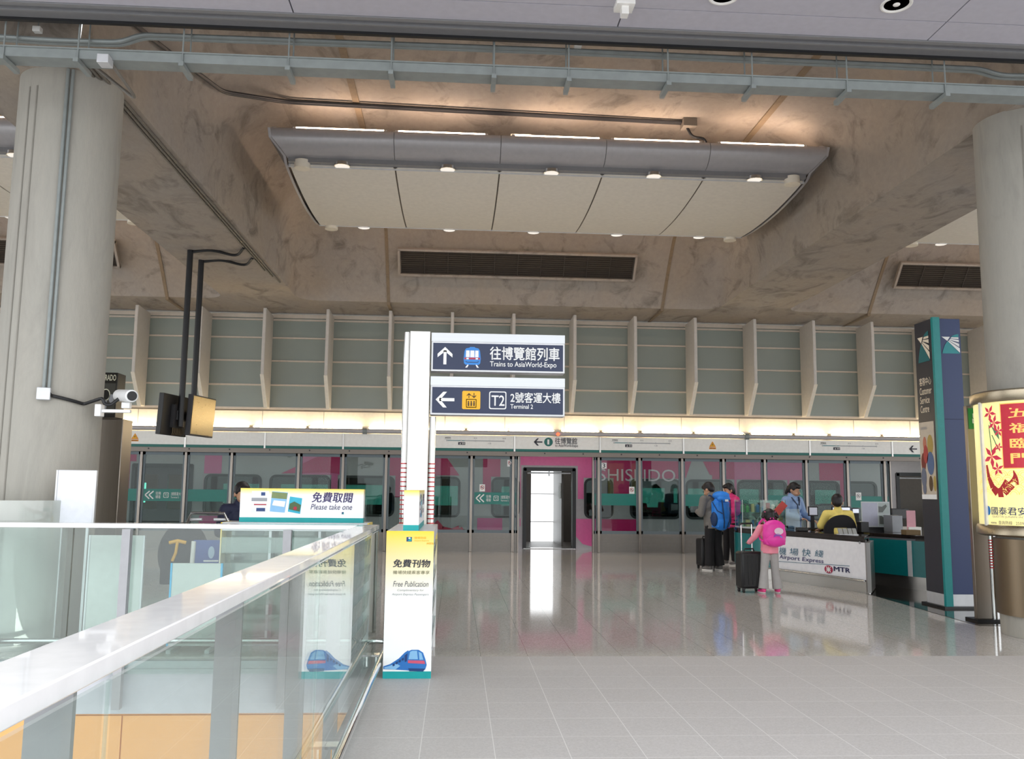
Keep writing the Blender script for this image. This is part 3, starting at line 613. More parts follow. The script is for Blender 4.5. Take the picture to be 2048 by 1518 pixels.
# ------------------------------------------------------------------ the train standing at the platform
TY = 22.35; m_tw = mat('train_white', 'a29da0', .3); m_tp = mat('train_magenta', 'b8155f', .3); m_tpk = mat('train_pink', 'cf5f94', .3); m_tint = glass('train_window', '8a9a9a', .03); m_teal = glass('teal_window', 'a8e6d8', .05)
t = thing('train', 'pink and white airport train standing behind the glass screen, one door open', 'train', (1, TY, 0))
TX0, TX1 = -17.5, 17.5; tdoors = [(at(1047, 1000, TY).x, at(1150, 1000, TY).x, 2.02), (at(1787, 1000, TY).x+.1, at(1787, 1000, TY).x+1.75, 2.0), (-8.0, -6.55, 2.0)]
tdoors = [tdoors[2], tdoors[0], tdoors[1]]; open_ = [False, True, True]
wins = [(-14.2, -12.6), (-12.2, -10.4), (-9.6, -8.3), (-6.2, -4.9), (-4.6, -3.2), (-2.9, -1.6), (-1.2, .05), (.95, 1.55), (3.32, 3.95), (4.5, 5.7), (5.95, 7.1), (7.3, 8.5), (8.7, 9.9), (10.15, 10.9), (13.4, 15), (15.4, 17)]
wz0, wz1 = .82, 1.72
def slab_with_holes(b, x0, x1, z0, z1, holes, y0, y1):
    xs = sorted({x0, x1}|{h[0] for h in holes}|{h[1] for h in holes})
    for a, c in zip(xs[:-1], xs[1:]):
        cut = [(h[2], h[3]) for h in holes if h[0] <= a+1e-6 and h[1] >= c-1e-6]; z = z0
        for lo, hi in sorted(cut):
            if lo > z+1e-4: b.box(a, c, y0, y1, z, lo)
            z = max(z, hi)
        if z < z1: b.box(a, c, y0, y1, z, z1)
holes = [(a, c, wz0, wz1) for a, c in wins if not any(a < d1 and c > d0 for d0, d1, _ in tdoors)]+[(a, c, -.05, h) for a, c, h in tdoors]
b = MB(); slab_with_holes(b, TX0, TX1, -.3, 3.1, holes, TY, TY+.12); b.build('body_side', m_tw, t)
for (a, c, z0, z1) in holes[:-3]:
    b = MB(); r = .1
    fr = []
    for (cx, cz, an) in ((c-r, z1-r, 0), (a+r, z1-r, 90), (a+r, z0+r, 180), (c-r, z0+r, 270)):
        for k in range(6): th = math.radians(an+18*k); fr.append((cx+r*math.cos(th), cz+r*math.sin(th), cx+(r+.06)*math.cos(th), cz+(r+.06)*math.sin(th)))
    b.loft([[Vector((p[0], TY-.012, p[1])) for p in fr], [Vector((p[2], TY-.012, p[3])) for p in fr], [Vector((p[2], TY+.02, p[3])) for p in fr], [Vector((p[0], TY+.02, p[1])) for p in fr], [Vector((p[0], TY-.012, p[1])) for p in fr]], cap=False)
    w = b.build('window_frame', black, t, smooth=0)
    MB().prism([(p[0], TY+.03, p[1]) for p in fr], (0, 0, 0), (0, .01, 0)).build('window_pane', m_tint, w, smooth=0)
# livery patches on the body side (printed film)
A = Art(flat((0, TY, 0), (1, 0, 0), (0, 0, 1)), .004)
X = lambda px: at(px, 1000, TY).x
Z = lambda py: 1.5-(py-967)/1750*TY
def film(pts, m, lv=1):
    """clip a livery film to strips that miss the windows and doors"""
    A.poly([(X(p), Z(q)) for p, q in pts], m, lv)
topz = wz1+.09
def band(x0, x1, z0, z1, m, n=1):
    """a livery area with the window and door openings cut out"""
    bb = MB(); slab_with_holes(bb, x0, x1, z0, z1, [(h[0]-.07, h[1]+.07, h[2]-.07, h[3]+.07) for h in holes if h[1]+.07 > x0 and h[0]-.07 < x1], TY-.003*n-.001, TY-.003*n+.001)
    # clamp pieces
    A._m(m); A.mb.add([Vector((min(max(p.x, x0), x1), p.y, p.z)) for p in bb.v], bb.f)
up = [(X(205), X(268), m_tp), (X(405), X(440), m_tpk), (X(600), X(690), m_tpk), (X(775), X(872), m_tp), (X(965), X(1000), m_tp), (X(1040), X(1192), m_tpk), (X(1192), X(1365), m_tp), (X(1425), X(1470), m_tp), (X(1470), X(1614), m_tpk), (X(1640), X(1700), m_tp)]
for xa, xb, m in up: band(xa, xb, 1.25, 3.05, m)
for pts, m in (([(868, 905), (890, 905), (905, 925), (918, 960), (868, 960)], m_tp), ([(560, 960), (640, 905), (684, 905), (684, 960), (650, 940)], m_tp), ([(1365, 905), (1385, 905), (1372, 950), (1365, 950)], m_tp), ([(1405, 905), (1448, 905), (1448, 950), (1440, 956), (1420, 935)], m_tp)):
    z = [(p, q) for p, q in pts if True]; A.poly([(X(p), max(Z(q), topz)) for p, q in pts], m, 2)
low = [(X(205), X(262), 1.25), (X(400), X(465), .6), (X(955), X(1005), .4), (X(1040), X(1048), .9), (X(1192), X(1285), .42)]
for xa, xb, z0 in low: band(xa, xb, z0-.35, .75, m_tp if xa > X(1100) or xa < X(300) else m_tpk)
A.poly([(X(1150), .75), (X(1150), Z(1058)), (X(1165), Z(1075)), (X(1185), Z(1080)), (X(1200), Z(1080)), (X(1200), .75)], m_tpk, 2)
for k, (c0, c1) in enumerate(((870, 935),)):
    A.stroke([(X(872), Z(1034)), (X(885), Z(1048)), (X(905), Z(1052)), (X(920), Z(1046)), (X(930), Z(1060))], .14, mat('swirl_red', 'b8304f', .4), 2); A.stroke([(X(872), Z(1046)), (X(890), Z(1060)), (X(915), Z(1062))], .05, mat('swirl_pink', 'dd7f95', .4), 3)
A.text('SHISEIDO', X(1197), Z(950), X(1351), Z(926), mat('train_lettering', 'd3c2ca', .4), .0, lv=4)
A.build('livery', t)
# cabin
b = MB(); b.box(TX0, TX1, TY+.12, TY+3.0, -.3, 0); b.build('floor', mat('train_floor', '7c7570', .4), t)
b = MB(); b.box(TX0, TX1, TY+.1, TY+3.0, 2.35, 2.45); b.box(TX0, TX1, TY-.1, TY+3.1, 3.05, 3.1); b.build('roof', mat('train_ceiling', 'b5b0aa', .5), t)
FY = TY+2.9; fh = [(a+(.35 if a > 0 else -.35), c+(.35 if c > 0 else -.35), 1.0, 1.55) for a, c in wins if not (1.2 < a < 3.6) and a < 11]+[(2.15, 2.98, 0, 2.0)]
b = MB(); slab_with_holes(b, TX0, TX1, -.3, 2.45, [h for h in fh if h[1] > h[0]], FY, FY+.1); b.build('far_side', mat('train_inner', '8f8a88', .5), t)
for h in fh[:-1]: MB().box(h[0], h[1], FY+.04, FY+.05, h[2], h[3]).build('far_window', m_teal, t)
b = MB()
for z in (.55, 1.35): b.box(2.15, 2.98, FY+.3, FY+.32, z-.012, z+.012)
b.box(2.15, 2.17, FY+.3, FY+.32, 0, 2); b.build('glazing_bars', alu, t)
for i, (d0, d1, hgt) in enumerate(tdoors):
    b = MB(); e = .07; b.box(d0-.02, d0+e, TY-.03, TY+.2, 0, hgt); b.box(d1-e, d1+.02, TY-.03, TY+.2, 0, hgt); b.box(d0, d1, TY-.03, TY+.2, hgt-e, hgt+.02); fr = b.build('door_frame', black, t)
    b = MB(); b.box(d0, d1, TY-.1, TY+.14, -.04, .015); b.build('door_sill', chrome, fr)
    if not open_[i]:
        b = MB(); slab_with_holes(b, d0+e, d1-e, 0, hgt-e, [(d0+.2, (d0+d1)/2-.12, .9, 1.75), ((d0+d1)/2+.12, d1-.2, .9, 1.75)], TY+.05, TY+.1); b.build('door_leaf', mat('dark_door', '4a474b', .4), t)
    else:
        b = MB(); b.cyl((d0+.1, TY+.1, hgt-.12), (d1-.1, TY+.1, hgt-.12), .02); b.box((d0+d1)/2-.02, (d0+d1)/2+.02, TY+.06, TY+.12, hgt-.2, hgt-.08); b.build('door_gear', alu, t)
# vestibule partition, grab pole and luggage rack to the right of the open door
for xx in (2.79, 1.65): MB().box(xx, xx+.05, TY+.9, FY, 0, 2.3).build('partition', mat('partition_grey', '5f5952', .4), t)
b = MB(); b.cyl((3.0, TY+.35, 0), (3.0, TY+.35, 1.35), .018); b.tube([(3.0, TY+.35, 1.35), (2.98, TY+.35, 1.5), (3.0, TY+.35, 2.3)], .014); b.build('grab_pole', chrome, t)
MB().box(2.77, 2.79, TY+1.0, TY+1.4, 1.25, 1.65).build('notice_board', whiteink, t)
m_seat = mat('seat_blue', '2d5360', .7); xs_ = [x for x in [-16+.95*k for k in range(36)] if not (1.2 < x < 3.6) and not any(d0-.5 < x < d1+.5 for d0, d1, _ in tdoors)]
for x in xs_:
    for ys in (TY+.3, TY+1.85):
        b = MB(); b.box(x-.06, x+.06, ys, ys+.9, .45, 1.16); b.box(x, x+.45, ys, ys+.9, .38, .5); b.build('seat', m_seat, t, bev=.04)
m_ti = mat('cabin_fill_glow', 'fff6e6', .4, emit=3.0)  # glowing strips added to brighten the train cabin
for yy in (TY+.9, TY+2.1): MB().box(TX0+.3, TX1-.3, yy-.04, yy+.04, 2.33, 2.35).build('cabin_fill_strip', m_ti, t)
# ------------------------------------------------------------------ glass balustrade round the void
m_rail_w = mat('handrail_white', 'f1f0f2', .22, .0, coat=.6); m_bal = glass('balustrade_glass', 'f0f6f4', .05, 0., .012, 'd2dcd8', .85); m_post = mat('post_grey', 'a2a2a6', .45, .2)
t = thing('glass_balustrade', 'near glass balustrade with wide white handrail running toward the camera', 'balustrade', (-.75, 3, 0))
RZ = 1.155
MB().box(-.88, -.70, -2.5, 8.24, RZ-.042, RZ).build('handrail', m_rail_w, t, bev=.004)
for k, (a, c) in enumerate(((-2.2, -.86), (-.85, 1.845), (1.855, 4.555), (4.565, 7.95))): MB().box(-.69, -.678, a, c, -.4, RZ-.042).build('glass_pane', m_bal, t)
for y in (.43, 1.79, 3.13, 4.47, 5.81, 7.15): MB().box(-.81, -.722, y-.008, y+.008, -.44, RZ-.042).build('post', m_post, t)
b = MB(); b.tube([(-.585, -2.5, .12), (-.585, 8.0, .12)], .024, 14); tr = b.build('tube_rail', chrome, t)
for y in (-1.0, 2.0, 5.0, 7.6):
    b = MB(); b.box(-.677, -.585, y-.05, y+.05, .10, .115); b.cyl((-.63, y, 0), (-.63, y, .1), .02, 10); b.build('rail_bracket', chrome, tr)
t = thing('glass_balustrade', 'far glass balustrade with white handrail crossing in front of the publication rack', 'balustrade', (-6, 8, 0))
MB().box(-26, -.885, 8.06, 8.24, RZ-.042, RZ).build('handrail', m_rail_w, t, bev=.004)
gx = [-.70, at(149, 1050, 7.98).x, -7.2, -10, -13]
for a, c in zip(gx[1:], gx[:-1]): MB().box(a+.006, c-.006, 7.972, 7.984, -.12, RZ-.042).build('glass_pane', m_bal, t)
for px in (570, 246, -80, -400): x = at(px, 1200, 7.93).x; MB().box(x-.035, x+.035, 7.90, 7.965, -.40, RZ-.042).build('post', m_post, t)
MB().tube([(-26, 8.2, .12), (-.72, 8.2, .12), (-.62, 8.17, .12), (-.585, 8.07, .12)], .024, 14).build('tube_rail', chrome, t)
# ------------------------------------------------------------------ publication racks
m_yel = gradient('publication_print', 'ffffff', 'f9d83c', .62, 1.15, .35); m_yel2 = gradient('rack_sign_print', 'ffffff', 'f8da45', 1.40, 1.475, .35)
m_cy = mat('turquoise_print', '12a3a5', .4); m_acr = glass('acrylic_shelf', 'e6efec', .05, 0., .25, 'dfe7e4'); m_grey_ink = mat('print_grey', '6c6a70', .5)
m_tb = mat('print_train_blue', '2f77c4', .35); m_tb2 = mat('print_train_dark', '1d3f78', .35); m_tb3 = mat('print_train_sky', '8cc0ea', .35); m_tr = mat('print_train_red', 'd65a78', .35)
def rack(label, loc, rz):
    """long leaflet rack; local +x end carries the printed end panel, local -y is the front"""
    t = thing('publication_rack', label, 'leaflet rack', loc, rz, 'free publication racks'); L, D, Hh = 1.40, .38, 1.15
    x1 = 0.
    b = MB(); b.box(x1-.012, x1, -D/2, D/2, .0, Hh); e = b.build('end_panel', m_yel, t, True)
    A = Art(flat((x1, -D/2, 0), (0, 1, 0), (0, 0, 1)), .0015); W = D
    A.rect(0, 0, W, .055, m_cy)
    u = lambda p: (p-765)/97*W; v = lambda q: (1357-q)/317*Hh
    A.rect(u(806), v(1063), u(817), v(1053), m_tb2, 1); A.poly([(u(808), v(1062)), (u(816), v(1062)), (u(816), v(1054))], m_cy, 2); A.rect(u(810), v(1057), u(814), v(1054), whiteink, 2)
    A.text('機場快綫', u(822), v(1057), u(846), v(1052), yel); A.text('Airport Express', u(822), v(1063), u(852), v(1059), yel); A.text('MTR', u(848), v(1069), u(862), v(1065), yel, .02)
    A.text('免費刊物', u(780), v(1119), u(856), v(1102), darkink, .025, .12); A.text('機場快綫乘客專享', u(780), v(1134), u(855), v(1126), mat('print_olive', '77765a', .5), .0, .1)
    A.text('Free Publication', u(781), v(1161), u(853), v(1149), m_grey_ink, .0, .25); A.text('Complimentary for', u(790), v(1172), u(844), v(1166), greyink, 0, .25); A.text('Airport Express Passengers', u(779), v(1181), u(854), v(1175), greyink, 0, .25)
    P = lambda pts: [(u(a), v(c)) for a, c in pts]
    A.poly(P([(766, 1331), (780, 1326), (797, 1314), (808, 1302), (815, 1297), (818, 1340), (790, 1338), (766, 1337)]), m_tb, 1)
    A.poly(P([(808, 1302), (822, 1296), (836, 1296), (845, 1302), (850, 1316), (853, 1328), (850, 1338), (840, 1342), (818, 1341), (811, 1334), (808, 1318)]), m_tb, 2)
    A.poly(P([(819, 1300), (823, 1298), (833, 1298), (835, 1316), (816, 1316)]), m_tb3, 3); A.poly(P([(836, 1300), (842, 1303), (846, 1317), (838, 1317)]), m_tb3, 3); A.poly(P([(808, 1308), (814, 1303), (813, 1320), (809, 1322)]), m_tb2, 3)
    A.poly(P([(815, 1318), (848, 1319), (850, 1326), (815, 1324)]), m_tr, 3); A.poly(P([(816, 1335), (850, 1336), (846, 1342), (818, 1341)]), m_tb2, 3); A.poly(P([(768, 1333), (792, 1325), (800, 1330), (790, 1338), (768, 1336)]), m_tb3, 3)
    for k in range(4): A.poly(P([(784+6*k, 1327-4*k), (788+6*k, 1324-4*k), (789+6*k, 1329-4*k), (785+6*k, 1331-4*k)]), m_tb2, 4)
    A.build('lettering', e, True)
    b = MB(); b.box(-L, -L+.012, -D/2, D/2, 0, Hh); b.build('rear_end_panel', m_yel, t, True)
    b = MB(); b.box(-L+.012, -.012, -.012, .012, .02, Hh-.02); b.build('back_panel', m_acr, t, True)
    b = MB(); b.box(-L+.012, -.012, -D/2+.02, D/2-.02, 0, .05); b.build('plinth', alu, t, True)
    b = MB(); b.box(-L+.012, -.012, -D/2, D/2, Hh-.08, Hh-.0); tp = b.build('top_shelf', alu, t, True, bev=.004)
    for k in (1, 2): b = MB(); b.box(-L*k/3-.012, -L*k/3+.012, -D/2+.01, D/2-.01, .05, Hh-.08); b.build('divider', alu, t, True)
    for k in range(4):
        for s in (-1, 1):
            z = .12+.24*k; b = MB(); b.prism([(-L+.014, s*.03, z), (-L+.014, s*(D/2-.01), z+.02), (-L+.014, s*(D/2), z+.17), (-L+.014, s*(D/2-.008), z+.17), (-L+.014, s*(D/2-.02), z+.03)], (0, 0, 0), (L-.028, 0, 0)); b.build('leaflet_tray', m_acr, t, True)
    # sign box on top
    sx0, sx1 = -L+.14, -.07
    b = MB(); b.box(sx0, sx1, -.062, .062, Hh+.045, Hh+.325); s = b.build('sign_box', m_yel2, t, True)
    b = MB(); b.box(sx0-.001, sx1+.001, -.063, .063, Hh, Hh+.045); b.build('turquoise_base', m_cy, s, True)
    for sg in (-1, 1):
        A = Art(flat((sx0 if sg < 0 else sx1, .062*sg, Hh), (-sg, 0, 0), (0, 0, 1)), .0015); W = sx1-sx0; u = lambda p: (p-485)/240*W; v = lambda q: (1027-q)/60*.325
        A.text('免費取閱', u(624), v(991), u(704), v(973), mat('print_violet', '3b2f66', .5), .02, .15); A.text('Please take one', u(622), v(1004), u(703), v(994), mat('print_violet', '3b2f66', .5), 0, .25)
        A.rect(u(683), v(1012), u(687), v(1008), m_tb2); A.poly([(u(684), v(1012)), (u(687), v(1012)), (u(687), v(1008))], m_cy, 2)
        A.rect(u(507), v(1010), u(540), v(972), mat('leaflet_pale', 'f2f2f6', .5)); A.rect(u(507), v(990), u(537), v(984), greyink, 2); A.rect(u(525), v(980), u(533), v(974), m_tb2, 2); A.rect(u(517), v(1008), u(534), v(1002), m_tb2, 2); A.rect(u(512), v(997), u(536), v(995), redink, 2)
        A.poly([(u(543), v(1008)), (u(572), v(1010)), (u(577), v(974)), (u(546), v(972))], m_tb3); A.poly([(u(545), v(984)), (u(575), v(986)), (u(576), v(975)), (u(546), v(973))], mat('leaflet_green', '7b8a5a', .5), 2); A.poly([(u(547), v(997)), (u(571), v(1000)), (u(573), v(990)), (u(550), v(988))], whiteink, 2)
        A.poly([(u(578), v(1008)), (u(602), v(1012)), (u(605), v(984)), (u(581), v(981))], mat('leaflet_cyan', '35b3cf', .5)); A.poly([(u(580), v(1004)), (u(601), v(1008)), (u(603), v(996)), (u(590), v(990)), (u(581), v(994))], mat('leaflet_dark_green', '4c6440', .5), 2); A.oval(u(592), v(1002), .018, .018, redink, 3, 12)
        A.build('lettering', s, True)
    return t
pl = az(765, 1357, 0); pr_ = az(862, 1357, 0)
rack('publication rack end-on, its tall yellow-topped end panel reading Free Publication', ((pl.x+pr_.x)/2, 7.19, 0), -PI/2)
rack('publication rack seen lengthwise behind the far handrail, its sign reading Please take one', (at(741, 1030, 8.75).x, 8.8, 0), 0)
# ------------------------------------------------------------------ direction sign on its steel post
SY = 9.3; G = lambda px, py: at(px, py, SY)
xl, xr = G(818, 760).x, G(859, 760).x; ztop = G(838, 662).z
t = thing('direction_sign', 'free-standing steel sign post with two navy panels, Trains to AsiaWorld-Expo and Terminal 2', 'sign', ((xl+xr)/2, SY, 0))
MB().box(xl, xr, SY, SY+.22, .02, ztop).build('post', brushed('post_steel', 'dcdad6', .35, 2), t, bev=.004)
for x in (xl-.035, xr+.04):
    b = MB(); b.cyl((x, SY+.11, .02), (x, SY+.11, ztop if x < xl else G(860, 832).z), .036, 20); tb = b.build('side_tube', chrome, t)
    b = MB()
    for k in range(14): b.lathe((x, SY+.11, 1.12+.048*k), [(.0365, 0), (.0375, 0), (.0375, .012), (.0365, .012)], 20)
    b.build('red_band', mat('red_tape', 'd0323a', .5), tb)
MB().box(xl-.08, xr+.1, SY-.06, SY+.28, 0, .02).build('base_plate', steelh, t)
def signboard(y0, y1, y2, nm):
    zt_, zm, zb = G(995, y0).z, G(995, y1).z, G(995, y2).z; x0, x1 = xr+.012, G(1130, (y0+y2)/2).x
    b = MB(); b.box(x0, x1, SY+.02, SY+.2, zb, zt_); p = b.build('sign_panel', alu, t, bev=.004)
    MB().box(x0+.02, x1-.02, SY+.012, SY+.03, zb+.02, zm-.015).build('sign_face', navy, p)
    MB().box(x0, x1, SY+.012, SY+.02, zm+.004, zt_-.004).build('lamp_housing', brushed('housing_steel', 'cfd2d6', .4, 0, .6), p)
    return p
F = flat((0, SY+.012, 0), (1, 0, 0), (0, 0, 1))
def U(px, py): g = G(px, py); return g.x, g.z
p = signboard(667, 685, 744, 'upper'); A = Art(F, .002)
u, v = U(890, 711); arrow(A, u, v, .19, PI/2, whiteink, .17)
def R4(a, x0, y0, x1, y1, m, lv=1, r=0):
    (u0, v0), (u1, v1) = U(x0, y1), U(x1, y0)
    a.rr(u0, v0, u1, v1, r, m, lv) if r else a.rect(u0, v0, u1, v1, m, lv)
bl = mat('pictogram_blue', '2f86d8', .4)
(u0, v0), (u1, v1) = U(927, 729), U(962, 694); w, h = u1-u0, v1-v0; Q = lambda pts: [(u0+a*w, v0+c*h) for a, c in pts]
A.poly(Q([(.12, 0), (.88, 0), (.97, .08), (1, .35), (.95, .78), (.86, .92), (.66, .96), (.64, 1), (.36, 1), (.34, .96), (.14, .92), (.05, .78), (0, .35), (.03, .08)]), bl, 1)
for a, c in ((.13, .35), (.38, .63), (.66, .87)): A.poly(Q([(a, .42), (c, .42), (c-.01, .80), (a+.01, .80)]), whiteink, 2)
A.poly(Q([(.05, .3), (.95, .3), (.96, .4), (.04, .4)]), mat('pictogram_red', 'b32a44', .4), 2); A.poly(Q([(.16, .3), (.3, .3), (.3, .38), (.16, .38)]), whiteink, 3); A.poly(Q([(.7, .3), (.84, .3), (.84, .38), (.7, .38)]), whiteink, 3)
A.stroke(Q([(.12, .2), (.2, .14), (.8, .14), (.88, .2)]), .006, darkink, 3)
A.poly(Q([(.1, -.16), (.22, -.16), (.3, .0), (.22, .0)]), whiteink, 2); A.poly(Q([(.9, -.16), (.78, -.16), (.7, .0), (.78, .0)]), whiteink, 2)
(u0, v0), (u1, v1) = U(980, 719), U(1119, 696); A.text('往博覽館列車', u0, v0, u1, v1, whiteink, .022); (u0, v0), (u1, v1) = U(980, 735.5), U(1113, 725); A.text('Trains to AsiaWorld-Expo', u0, v0, u1, v1, whiteink, .012)
A.build('lettering', p)
p = signboard(754, 773, 831, 'lower'); A = Art(F, .002)
u, v = U(890, 799); arrow(A, u, v, .2, PI, whiteink, .17)
R4(A, 924, 782, 961, 818, yel, 1, .015); brn = mat('pictogram_brown', '4a3413', .5)
for px, an in ((938, PI/2), (948, -PI/2)): u, v = U(px, 791); arrow(A, u, v, .055, an, brn, .14)
R4(A, 932, 798, 953, 815, brn); R4(A, 933.4, 799.4, 951.6, 813.6, yel, 3)
for px in (937, 942.5, 948): u, v = U(px, 803); A.oval(u, v, .007, .008, brn, 4, 10); R4(A, px-1.6, 804.5, px+1.6, 812, brn, 4)
R4(A, 978, 783, 1013, 818, whiteink, 1, .02); R4(A, 980, 785, 1011, 816, navy, 2, .015); (u0, v0), (u1, v1) = U(983, 811), U(1009, 791); A.text('T2', u0, v0, u1, v1, whiteink, .012, lv=3)
(u0, v0), (u1, v1) = U(1021, 805), U(1121, 786); A.text('2號客運大樓', u0, v0, u1, v1, whiteink, .018); (u0, v0), (u1, v1) = U(1021, 817), U(1066, 809); A.text('Terminal 2', u0, v0, u1, v1, whiteink, .012)
A.build('lettering', p)
# ------------------------------------------------------------------ hanging monitors
def monitor(px, py, label, y0, xa, dirx, steelface, zt, zb):
    p = az(px, py, BZ); t = thing('hanging_monitor', label, 'monitor', (p.x, p.y, BZ))
    d = Vector((dirx, math.sqrt(1-dirx*dirx), 0)); n = Vector((d.y, -d.x, 0)); L = .92; c = Vector((xa, y0, (zt+zb)/2))+d*(L/2); R = Matrix((n, d, Vector((0, 0, 1)))).transposed(); Rt = R @ Matrix.Rotation(.05, 3, 'Y')
    b = MB(); b.cyl(p, (p.x, p.y, c.z-.2 if not steelface else c.z), .052, 16); b.build('pole', black, t); b = MB(); b.cyl((p.x, p.y, BZ-.02), (p.x, p.y, BZ), .13, 20); b.build('ceiling_flange', black, t)
    b = MB(); b.ob(c, (.09, L, zt-zb), Rt); s = b.build('screen_case', dgrey if steelface else black, t, bev=.008)
    if steelface: b = MB(); b.ob(c+n*.048, (.006, L-.05, zt-zb-.05), Rt); b.build('steel_cover', brushed('cover_steel', 'b3a380', .28, 1), s)
    else:
        b = MB(); b.ob(c+n*.07+Vector((0, 0, -.02)), (.07, .34, .4), Rt); b.build('control_box', dgrey, s)
        b = MB()
        for k in range(7): b.tube([c+n*.06+d*(-.1+.05*k)+Vector((0, 0, -.2)), c+n*.075+d*(-.12+.06*k)+Vector((0, 0, -.3)), c+n*.05+d*(-.1+.05*k)+Vector((0, 0, -.34))], .009, 6)
        b.build('cable_tails', mat('cable_brown', '6b5a44', .6), s)
    q = c.copy(); q.z = c.z; b = MB(); b.ob(Vector(((p.x+c.x)/2, (p.y+c.y)/2, c.z)), (abs(p.x-c.x)+.04, .12, .16), Matrix.Identity(3)); b.build('mount', black, t)
    MB().tube(bend([(p.x+.05, p.y, BZ-.06), (p.x+.4, p.y-.1, BZ-.04), (p.x+.8, p.y+.1, BZ-.10), (p.x+1.0, p.y-.25, BZ-.03)]), .025).build('cable', black, t)
a1 = at(322, 785, 15.2); a2 = at(378, 789, 15.6)
monitor(381, 497, 'black hanging monitor seen from its open back, left of the pair', 15.2, a1.x, .17, False, at(322, 785, 15.2).z, at(320, 868, 15.2).z)
monitor(403, 517, 'hanging monitor with a brushed golden steel cover, right of the pair', 15.65, a2.x, .17, True, at(383, 788, 15.65).z, at(375, 870, 15.65).z)
# ------------------------------------------------------------------ steel ad stele with white panel beside the left column
x0, x1 = at(163, 1000, 10.3).x, at(236, 1000, 10.3).x
t = thing('advertising_stele', 'brushed steel pillar with black clock advert box behind the left concrete column', 'advertising pillar', ((x0+x1)/2, 10.4, 0))
m_stel = brushed('stele_steel', '9b938a', .3, 2)
MB().box(x0, x1, 10.3, 10.6, 0, at(220, 838, 10.3).z).build('pillar', m_stel, t, bev=.006)
za, zb = at(220, 835, 10.25).z, at(220, 745, 10.25).z; xa, xb = at(186, 790, 10.25).x, at(233, 790, 10.25).x
p = MB().box(xa, xb, 10.25, 10.5, za, zb).build('advert_box', mat('advert_black', '24221f', .3), t, bev=.006)
A = Art(flat((xa, 10.25, za), (1, 0, 0), (0, 0, 1)), .003); W, Hh = xb-xa, zb-za; A.text('RADO', W*.48, Hh*.82, W*.94, Hh*.95, mat('advert_cream', 'e6e3cc', .4), .02); A.rect(W*.3, Hh*.08, W*.95, Hh*.76, mat('advert_panel', '4c4b46', .3)); A.oval(W*.55, Hh*.5, .05, .07, mat('advert_cream', 'e6e3cc', .4), 2); A.oval(W*.55, Hh*.5, .04, .058, mat('advert_black', '24221f', .3), 3); A.poly([(W*.5, Hh*.1), (W*.6, Hh*.1), (W*.62, Hh*.38), (W*.5, Hh*.38)], greyink, 2); A.oval(W*.8, Hh*.42, .03, .05, greyink, 2); A.build('lettering', p)
# white boards
def board(label, px0, py0, px1, Y, z0, edge, m, zt=None, feet=True):
    p0 = at(px0, py0, Y); x1 = at(px1, py0, Y).x; zt = zt or p0.z; t = thing('display_board', label, 'board', ((p0.x+x1)/2, Y, 0))
    b = MB(); b.box(p0.x, x1, Y-.012, Y+.012, z0, zt); pn = b.build('panel', m, t, bev=.003)
    for xe in (p0.x-.016, x1): MB().box(xe, xe+.016, Y-.016, Y+.016, z0, zt).build('edge_trim', edge, t)
    for x in (p0.x+.05, x1-.05): b = MB(); b.box(x-.02, x+.02, Y-.16, Y+.16, 0, .03); b.box(x-.012, x+.012, Y+.013, Y+.03, 0, z0+.05); b.build('foot', alu, t)
    return t
m_bw = mat('board_white', 'e4e6ee', .3)
board('white upright board in front of the left column, standing above the far handrail', 118, 940, 192, 8.62, 1.1, alu, m_bw)
board('low white board imitating a reflection in the far glass, left of the luggage trolley', 183, 1070, 288, 8.45, .06, alu, mat('board_pale', 'cfd3d0', .4))  # solid board in place of a white reflection in the balustrade glass
board('pale low board with bright cyan edges, imitating a reflection in the far glass', 346, 1126, 443, 8.4, .04, mat('cyan_edge', '39b7ea', .3), mat('board_pale', 'cfd3d0', .4))  # stands in for a mirrored cyan-edged panel in the far pane
# curved frosted screen left of the column
t = thing('curved_screen', 'translucent curved screen at the far left in front of the column', 'screen', (-4.6, 8.4, 0))
cx, cy = at(40, 1100, 8.75).x, 8.75; xr2 = at(100, 1100, 8.4).x; r = xr2-cx
MB().lathe((cx, cy, 0), [(r, .02), (r, at(60, 1001, 8.4).z), (r-.008, at(60, 1001, 8.4).z), (r-.008, .02)], 30, PI, 2*PI).build('sheet', glass('frosted_screen', 'e6eae6', .06, .02, .5, 'e0e2de'), t)
MB().lathe((cx, cy, 0), [(r+.01, 0), (r+.01, .05), (r-.02, .05), (r-.02, 0)], 30, PI, 2*PI).build('base_ring', steelh, t)
